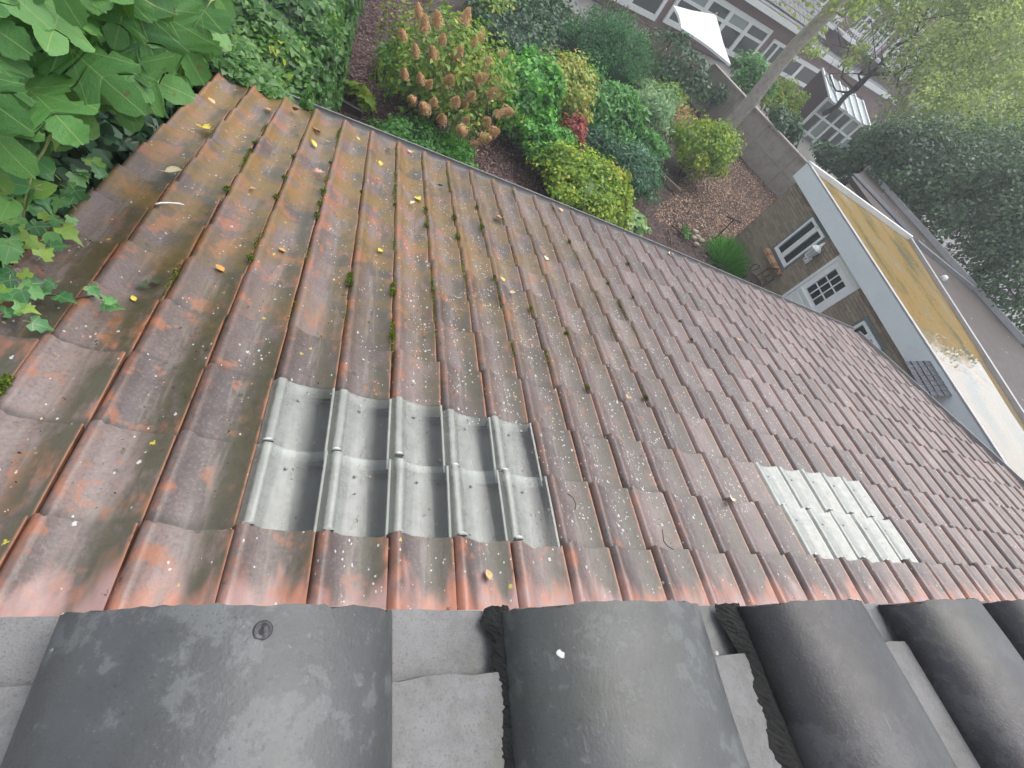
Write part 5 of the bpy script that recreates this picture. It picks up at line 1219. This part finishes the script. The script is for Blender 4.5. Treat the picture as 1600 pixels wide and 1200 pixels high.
# tree with the tall bare trunk
tb = at_z(1112, 224, G)
T1top = np.array([tb[0] + 0.1, tb[1] + 0.1, 4.2])
tree('tall_tree', 'tall tree with straight mottled grey trunk beside the concrete wall', tb, T1top, 0.24,
     [crown_at(1290, -40, 17, 60), crown_at(1360, -60, 17, 60), crown_at(1235, -90, 17, 60)], LM['olive'], 0.11,
     [(tb * 0.3 + T1top * 0.7, along(1350, -10, 17), 0.05), (tb * 0.4 + T1top * 0.6, along(1330, 60, 17), 0.04)], BARK, 3600, 40)
# spreading tree with dark limbs before the house
t2 = at_z(1268, 198, G); t2 = np.array([t2[0], t2[1], G]); T2 = along(1400, 72, 26)
tree('spreading_tree', 'spreading olive leaved tree with dark limbs in front of the house', t2, along(1335, 140, 25.5), 0.15,
     [crown_at(1440, 125, 25, 48), crown_at(1470, 60, 26, 60), crown_at(1385, 30, 26, 32), crown_at(1530, 90, 27, 62), crown_at(1440, 200, 24, 52), crown_at(1262, 75, 24, 20), crown_at(1330, 95, 25, 20), crown_at(1560, 20, 28, 60), crown_at(1480, -20, 28, 60), crown_at(1340, 10, 27, 28), crown_at(1550, 160, 26, 40)], LM['olive'], 0.105,
     [(along(1335, 140, 25.5), T2, 0.13), (T2, along(1450, 20, 26), 0.07), (along(1360, 116, 25.6), along(1460, 100, 25.5), 0.08), (along(1335, 140, 25.5), along(1300, 70, 25), 0.05), (along(1345, 130, 25.5), along(1365, 60, 25), 0.05), (along(1390, 85, 26), along(1430, 130, 25), 0.05), (along(1330, 145, 25), along(1285, 120, 25), 0.04)], DBARK, 36000, 230)
# dark evergreens beyond the sheds
DK = [('dark_evergreen', 'big dark evergreen filling the right side behind the shed roof', [crown_at(1440, 290, 21, 70), crown_at(1490, 350, 20, 70), crown_at(1540, 300, 22, 75)]),
      ('dark_evergreen', 'dark evergreen at the right edge below the purple roof', [crown_at(1585, 400, 20, 70), crown_at(1600, 480, 19, 60), crown_at(1620, 330, 22, 80)]),
      ('dark_evergreen', 'dark leafy tree right behind the annex corner', [crown_at(1372, 240, 20, 38), crown_at(1335, 250, 20, 22), crown_at(1405, 268, 20, 44)]),
      ('dark_evergreen', 'paler hazy tree at the right edge above the dark evergreens', [crown_at(1580, 235, 27, 55), crown_at(1520, 220, 27, 45), crown_at(1640, 220, 28, 60)])]
for i, (nm_, lb, cr) in enumerate(DK):
    bx_ = np.array([cr[0][0][0], cr[0][0][1], G])
    tree(nm_, lb, bx_, cr[0][0], 0.16, cr, LM['far'] if i < 3 else LM['olive'], 0.10, [(np.array([bx_[0], bx_[1], -1.5]), c_, 0.06) for c_, r in cr], DBARK, 22000 if i < 3 else 9000, 150, group='trees beyond the low roofs')

# ================================================================== SMALL THINGS
# rake leaning by the grass clump
ra, rb = at_z(1118, 372, G + 0.05), at_z(1147, 343, G + 0.75)
RK = empty('garden_rake', tuple(ra), 'dark rusty rake standing upright beside the grass clump', 'rake')
MB().tube([ra, rb], 0.016, 7).build('handle', MAT['deck'], RK, True)
b = MB(); u_ = np.array([0.24, 0.02, 0.0]); b.bar(rb - u_, rb + u_, 0.03, 0.03)
b.build('head', MAT['deck'], RK)
b = MB()
for i in range(9): q = rb - u_ + 2 * u_ * i / 8; b.tube([q, q + np.array([-0.03, -0.07, 0.02])], [0.006, 0.003], 5)
b.build('tines', MAT['deck'], RK)
# thin edging rods lying on the mulch
for lab, a, c_ in (('thin dark stick lying upright in the mulch near the roof edge', (1044, 358), (1049, 388)), ('long dark stick lying slanted on the mulch beside the stones', (1050, 352), (1085, 385))):
    b = MB(); q0, q1 = at_z(*a, G + 0.06), at_z(*c_, G + 0.06); b.tube([q0, (q0 + q1) / 2 + np.array([0.02, 0.02, 0.02]), q1], [0.02, 0.018, 0.012], 6)
    o = b.build('stick', MAT['twig'], None, True); prop(o, lab, 'stick')
for i, (x, y) in enumerate([(1086, 362), (1090, 370), (1096, 376), (1084, 372), (1088, 382)]):
    q = at_z(x, y, G + 0.03); r_ = random.uniform(0.06, 0.1); v = rdir(24) * r_ * np.array([1.2, 0.9, 0.6]); 
    bm_ = MB().lathe([(r_ * 0.5, -r_ * 0.5), (r_, -r_ * 0.1), (r_ * 0.85, r_ * 0.3), (r_ * 0.3, r_ * 0.5)], 7, M=lambda w_: q + w_ * np.array([1.2, 0.8, 1.0]) + 0.012 * np.sin(w_ * 60))
    o = bm_.build('garden_stone', flat('pale_stone', (0.42, 0.34, 0.26), 0.8, 0.3, 8), None, True); prop(o, ['topmost pale stone of the little pile left of the grass clump', 'second pale stone from the top of the little pile', 'pale stone of the pile closest to the grass clump', 'pale stone on the left side of the little pile', 'pale stone of the pile nearest the roof edge'][i], 'stone', 'stones piled by the grass clump')
# timber edging boards
for lab, a, c_, wd_ in (('dark timber edging board at the end of the soil path', (513, 150), (566, 180), 0.05), ('grey timber step among the shrubs below the silver bush', (1030, 270), (1062, 300), 0.06)):
    b = MB(); q0, q1 = at_z(*a, G + 0.14), at_z(*c_, G + 0.14); b.bar(q0, q1, wd_, 0.12)
    o = b.build('edging_board', MAT['pale'] if 'grey' in lab else MAT['deck']); prop(o, lab, 'board')
# wrought iron chair below the annex window
gc = at_x(1186, 431, 8.66); gc = np.array([gc[0], gc[1], gc[2] - 0.12]); CH = empty('iron_chair', (gc[0], gc[1], G), 'rusty wrought iron garden chair under the annex window', 'chair')
IR = flat('rusted_iron', (0.045, 0.025, 0.022), 0.7, 0.5, 25)
cx0, cy0, cz0 = gc
ang = np.linspace(0, 2 * math.pi, 17)
MB().lathe([(0.20, 0.0), (0.205, 0.012), (0.19, 0.02)], 18, M=lambda v: np.array([cx0, cy0, cz0 - 0.01]) + v).build('seat', IR, CH)
for i in range(4):
    a = math.pi / 4 + i * math.pi / 2; b = MB(); b.tube([(cx0 + 0.17 * math.cos(a), cy0 + 0.17 * math.sin(a), cz0), (cx0 + 0.19 * math.cos(a), cy0 + 0.19 * math.sin(a), cz0 - 0.2), (cx0 + 0.22 * math.cos(a), cy0 + 0.22 * math.sin(a), G)], 0.012, 6); b.build('leg', IR, CH)
b = MB(); b.tube([(cx0 + 0.17, cy0 - 0.17, cz0), (cx0 + 0.2, cy0 - 0.18, cz0 + 0.28), (cx0 + 0.22, cy0, cz0 + 0.45), (cx0 + 0.2, cy0 + 0.18, cz0 + 0.28), (cx0 + 0.17, cy0 + 0.17, cz0)], 0.014, 6)
for s_ in (-1, 1): b.tube([(cx0 + 0.18 + 0.02 * math.sin(a), cy0 + s_ * 0.08 + 0.075 * math.cos(a), cz0 + 0.2 + 0.09 * math.sin(a)) for a in ang], 0.009, 5, cap=False)
b.build('backrest', IR, CH)
for s_ in (-1, 1):
    b = MB(); b.tube([(cx0 - 0.05 + 0.10 * math.cos(a), cy0 + s_ * 0.23, cz0 + 0.14 + 0.09 * math.sin(a)) for a in ang], 0.010, 5, cap=False); b.build('armrest', IR, CH)

# moss cushions in the tile joints
mp = [(356, 297, 1.6), (444, 278, 1.2), (430, 308, 1.2), (503, 300, 1.5), (496, 318, 1.2), (494, 337, 1.4), (391, 405, 1.4), (542, 441, 1.9), (541, 430, 1.3), (611, 456, 1.8), (610, 446, 1.2), (662, 328, 1.4), (666, 353, 1.5), (708, 341, 1.6), (712, 370, 1.6), (750, 356, 1.5), (741, 325, 1.0), (400, 225, 1.2), (396, 238, 1.1), (891, 381, 1.2), (977, 413, 1.1), (611, 524, 1.2), (3, 607, 1.8), (8, 598, 1.5), (520, 258, 1.0), (612, 320, 1.0), (700, 300, .8), (946, 443, .8), (1000, 470, .7), (790, 440, 1.2), (820, 480, 1.0), (940, 610, 1.0), (1004, 620, 1.0), (880, 520, .9), (1050, 500, .8), (1075, 530, .8), (470, 250, .9), (560, 300, .8)]
Ps, Ss, Ts = [], [], []
for x, y, s_ in mp:
    c_, k_ = lat(x, y); cj = round(c_) + 0.01; k = int(160 * s_)
    d = rdir(k) * np.array([0.011, 0.020, 0.010]) * s_ * (rng.random((k, 1)) ** 0.4); d[:, 2] = abs(d[:, 2])
    base_ = roof(cj, k_, 0.0); Ps.append(base_ + d[:, :1] * np.array([1, 0, 0]) + d[:, 1:2] * VD + d[:, 2:] * ND)
for c_ in range(-4, 10):                             # thin moss seams along the lower joints on the left
    for _ in range(random.choice((3, 6, 9, 14))):
        k0 = random.uniform(3.0, 11.8); k = random.choice((20, 45, 110))
        d = rng.normal(size=(k, 3)) * np.array([0.0045, 0.055, 0.003]); Ps.append(roof(c_ + 0.012, k0, 0.0) + d[:, :1] * np.array([1, 0, 0]) + d[:, 1:2] * VD + abs(d[:, 2:]) * ND)
P = np.vstack(Ps); n = len(P)
o = leaf_cloud('moss', P, rdir(n) + ND, rdir(n) + ND * 0.6, 0.006 + 0.006 * rng.random(n), np.clip(rng.normal(0.5, 0.22, n), 0, 1), S(0.3, 0.1), MAT['moss']); prop(o, 'green moss cushions growing in the joints between the roof tiles', kind='stuff')
# grit and needles lying in the pans
n = 2600; cc = rng.integers(-4, 22, n) + 0.62 + rng.normal(0, 0.13, n) - 1; kk2 = rng.random(n) * 12
P = np.array([roof(a, b_, -0.006) for a, b_ in zip(cc, kk2)]) + 0
o = leaf_cloud('roof_debris', P, ND + rdir(n) * 0.25, rdir(n), 0.006 + 0.010 * rng.random(n) ** 2, rng.random(n), S(0.22, 0.05), leafmat('debris', [(0.1, (0.03, 0.025, 0.015)), (0.6, (0.12, 0.08, 0.04)), (0.95, (0.4, 0.33, 0.2))], 0.8, 0.0, 0.2)); prop(o, 'fine grit and leaf crumbs in the tile channels', kind='stuff')

# fallen leaves on the tiles, one by one
def mk_fallen(name, col, col2):
    g = NG(name); n = g.noise(g.obj(), 3.5, 4); return g.bsdf(g.ramp(n, [(0.35, col), (0.65, col2)]), 0.55)
FC = {'yellow': mk_fallen('yellow_fallen', (0.55, 0.42, 0.03), (0.62, 0.52, 0.08)), 'tan': mk_fallen('tan_fallen', (0.45, 0.27, 0.11), (0.58, 0.42, 0.22)), 'brown': mk_fallen('brown_fallen', (0.20, 0.085, 0.035), (0.34, 0.17, 0.07)),
      'pink': mk_fallen('pink_fallen', (0.42, 0.22, 0.16), (0.5, 0.33, 0.24)), 'cream': mk_fallen('cream_fallen', (0.55, 0.46, 0.26), (0.65, 0.6, 0.42)), 'dark': mk_fallen('dark_fallen', (0.035, 0.05, 0.025), (0.06, 0.075, 0.035)), 'orange': mk_fallen('orange_fallen', (0.5, 0.2, 0.03), (0.55, 0.3, 0.07))}
def curl_mesh(name, mat, curl, ivy_=False, seed=0):
    sd_, rb_ = (IVY_SIDE, IVY_RIB) if ivy_ else (OVAL_SIDE, OVAL_RIB)
    rs = random.Random(seed); V, Fc = tmpl_outline([(x * (1 if ivy_ else 1.3), y) for x, y in sd_], rb_, 0.2 + curl * 0.5, -0.15 - curl * 0.3); V = V.copy()
    b = MB(); b.add(V, Fc); b.tube([(0, -0.35, 0.05), (0.02, -0.15, 0.0), (0, 0.02, 0.0)], 0.018, 4)
    me = bpy.data.meshes.new(name); me.from_pydata(b.v, [], b.f); me.materials.append(mat); me.polygons.foreach_set('use_smooth', [True] * len(b.f)); return me
FALL = [((500, 208), 'brown', .085, 'long curled brown leaf near the eave pointing left', 0.9), ((512, 220), 'orange', .06, 'orange brown leaf scrap beside the long curled leaf', .5), ((494, 230), 'yellow', .07, 'yellow leaf just below the long curled brown leaf', .4), ((494, 267), 'pink', .075, 'pinkish dry leaf in the tile channel left of centre', .6),
        ((414, 167), 'orange', .07, 'orange leaf near the far left corner of the roof', .5), ((459, 172), 'brown', .085, 'dark red brown curled leaf beside the ivy hedge', .9), ((461, 197), 'cream', .05, 'small cream leaf below the red brown leaf', .3), ((562, 219), 'yellow', .045, 'small yellow leaf near the eave left of the hydrangea', .3),
        ((603, 231), 'brown', .07, 'crumpled brown leaf at the eave under the herbs', .8), ((639, 239), 'tan', .07, 'tan leaf at the eave below the green ground cover', .5), ((595, 259), 'yellow', .055, 'narrow pale yellow leaf in the third channel from the hedge', .7), ((596, 282), 'brown', .065, 'thin brown leaf lying below the narrow pale yellow one', .9),
        ((652, 309), 'yellow', .075, 'brightest yellow leaf in the middle of the mossy tiles', .2), ((641, 318), 'cream', .05, 'pale leaf touching the brightest yellow leaf', .4), ((684, 290), 'dark', .06, 'dark brown shrivelled leaf right of the brightest yellow leaf', .8), ((775, 340), 'tan', .085, 'large tan curled leaf in the right of the mossy area', .6),
        ((597, 389), 'yellow', .05, 'little yellow leaf halfway down the roof', .4), ((447, 391), 'orange', .045, 'round orange leaf on the fourth tile row left', .2), ((392, 294), 'tan', .045, 'small tan crumb like leaf on the left tiles', .5), ((349, 422), 'orange', .055, 'orange brown leaf beside the tile joint on the left', .6),
        ((257, 266), 'cream', .095, 'pale yellow cupped leaf near the verge', .6), ((316, 197), 'yellow', .11, 'banana yellow leaf tucked under the fig leaf', .7), ((336, 160), 'tan', .06, 'tan leaf at the far left of the roof under the fig', .5), ((853, 402), 'cream', .075, 'pale cream leaf among the lichen right of centre', .5),
        ((981, 621), 'tan', .06, 'tan leaf on the tiles above the right skylight', .6), ((1157, 531), 'tan', .11, 'straw coloured leaf high on the right tiles', .5), ((1046, 402), 'cream', .10, 'whitish leaf at the eave below the bark mulch', .4), ((786, 441), 'yellow', .055, 'small yellow leaf in a channel right of centre', .3),
        ((796, 457), 'tan', .05, 'tan scrap just under the small yellow leaf', .5), ((768, 904), 'tan', .045, 'olive tan leaf on the top tile row below the skylights', .6), ((223, 445), 'dark', .055, 'dark oval leaf flat on the left tile, lower of two', .1), ((241, 433), 'dark', .055, 'dark oval leaf flat on the left tile, upper of two', .1),
        ((211, 467), 'yellow', .03, 'tiny yellow leaf beside the left tile joint', .2), ((1138, 782), 'cream', .06, 'cream leaf on a roll left of the milky skylight', .5), ((876, 333), 'tan', .075, 'tan leaf caught at the gutter below the yellow mound', .4)]
for i, (q, cn, s_, lb, cu) in enumerate(FALL):
    c_, k_ = lat(*q); fr_ = (c_ + 100) % 1.0; zz = float(np.interp(fr_, US, ZS)) - 0.018
    P_ = roof(c_, k_, zz + 0.006 + s_ * 0.04)
    me = curl_mesh('fallen_leaf', FC[cn], cu, i % 3 == 0, i); o = place(me, 'fallen_leaf', None, P_, ND + rng.normal(size=3) * 0.18, rng.normal(size=3), s_ * 0.8)
    prop(o, lb, 'leaf', 'fallen leaves on the tiled roof')
b = MB(); q = []
for x, y in ((243, 324), (252, 322), (265, 322), (280, 323), (288, 325)):
    c_, k_ = lat(x, y); q.append(roof(c_, k_, 0.016))
b.tube(q, [0.004, 0.0045, 0.004, 0.004, 0.002], 6); o = b.build('bare_twig', MAT['white'], None, True); prop(o, 'bleached white twig lying across the left tiles', 'twig')
for lb, pts_ in (('thin dry stalk arched over the tiles near the eave on the right', ((1102, 452), (1108, 445), (1116, 436), (1121, 430))), ('curved dark stalk on the tile right of the clear skylight', ((884, 774), (893, 780), (897, 790), (896, 798))), ('hook shaped dark stalk on the tiles near the dark barrel tile', ((1032, 830), (1034, 848), (1040, 856), (1050, 861)))):
    q = []
    for x, y in pts_: c_, k_ = lat(x, y); q.append(roof(c_, k_, 0.014))
    b = MB(); b.tube(q, 0.0025, 5); o = b.build('dry_stalk', MAT['twig'], None, True); prop(o, lb, 'twig')

# ================================================================== HAZE (damp autumn air)
g = NG('damp_air'); vol = g.n('VolumePrincipled', {'Color': (0.92, 0.95, 0.97, 1), 'Density': HAZE, 'Anisotropy': 0.2}); g.t.links.new(vol.outputs[0], g.out.inputs['Volume'])
b = MB(); b.box((-40, -40, G - 1.5), (140, 140, 14)); o = b.build('haze', g.m); prop(o, 'thin damp haze filling the air', kind='stuff')
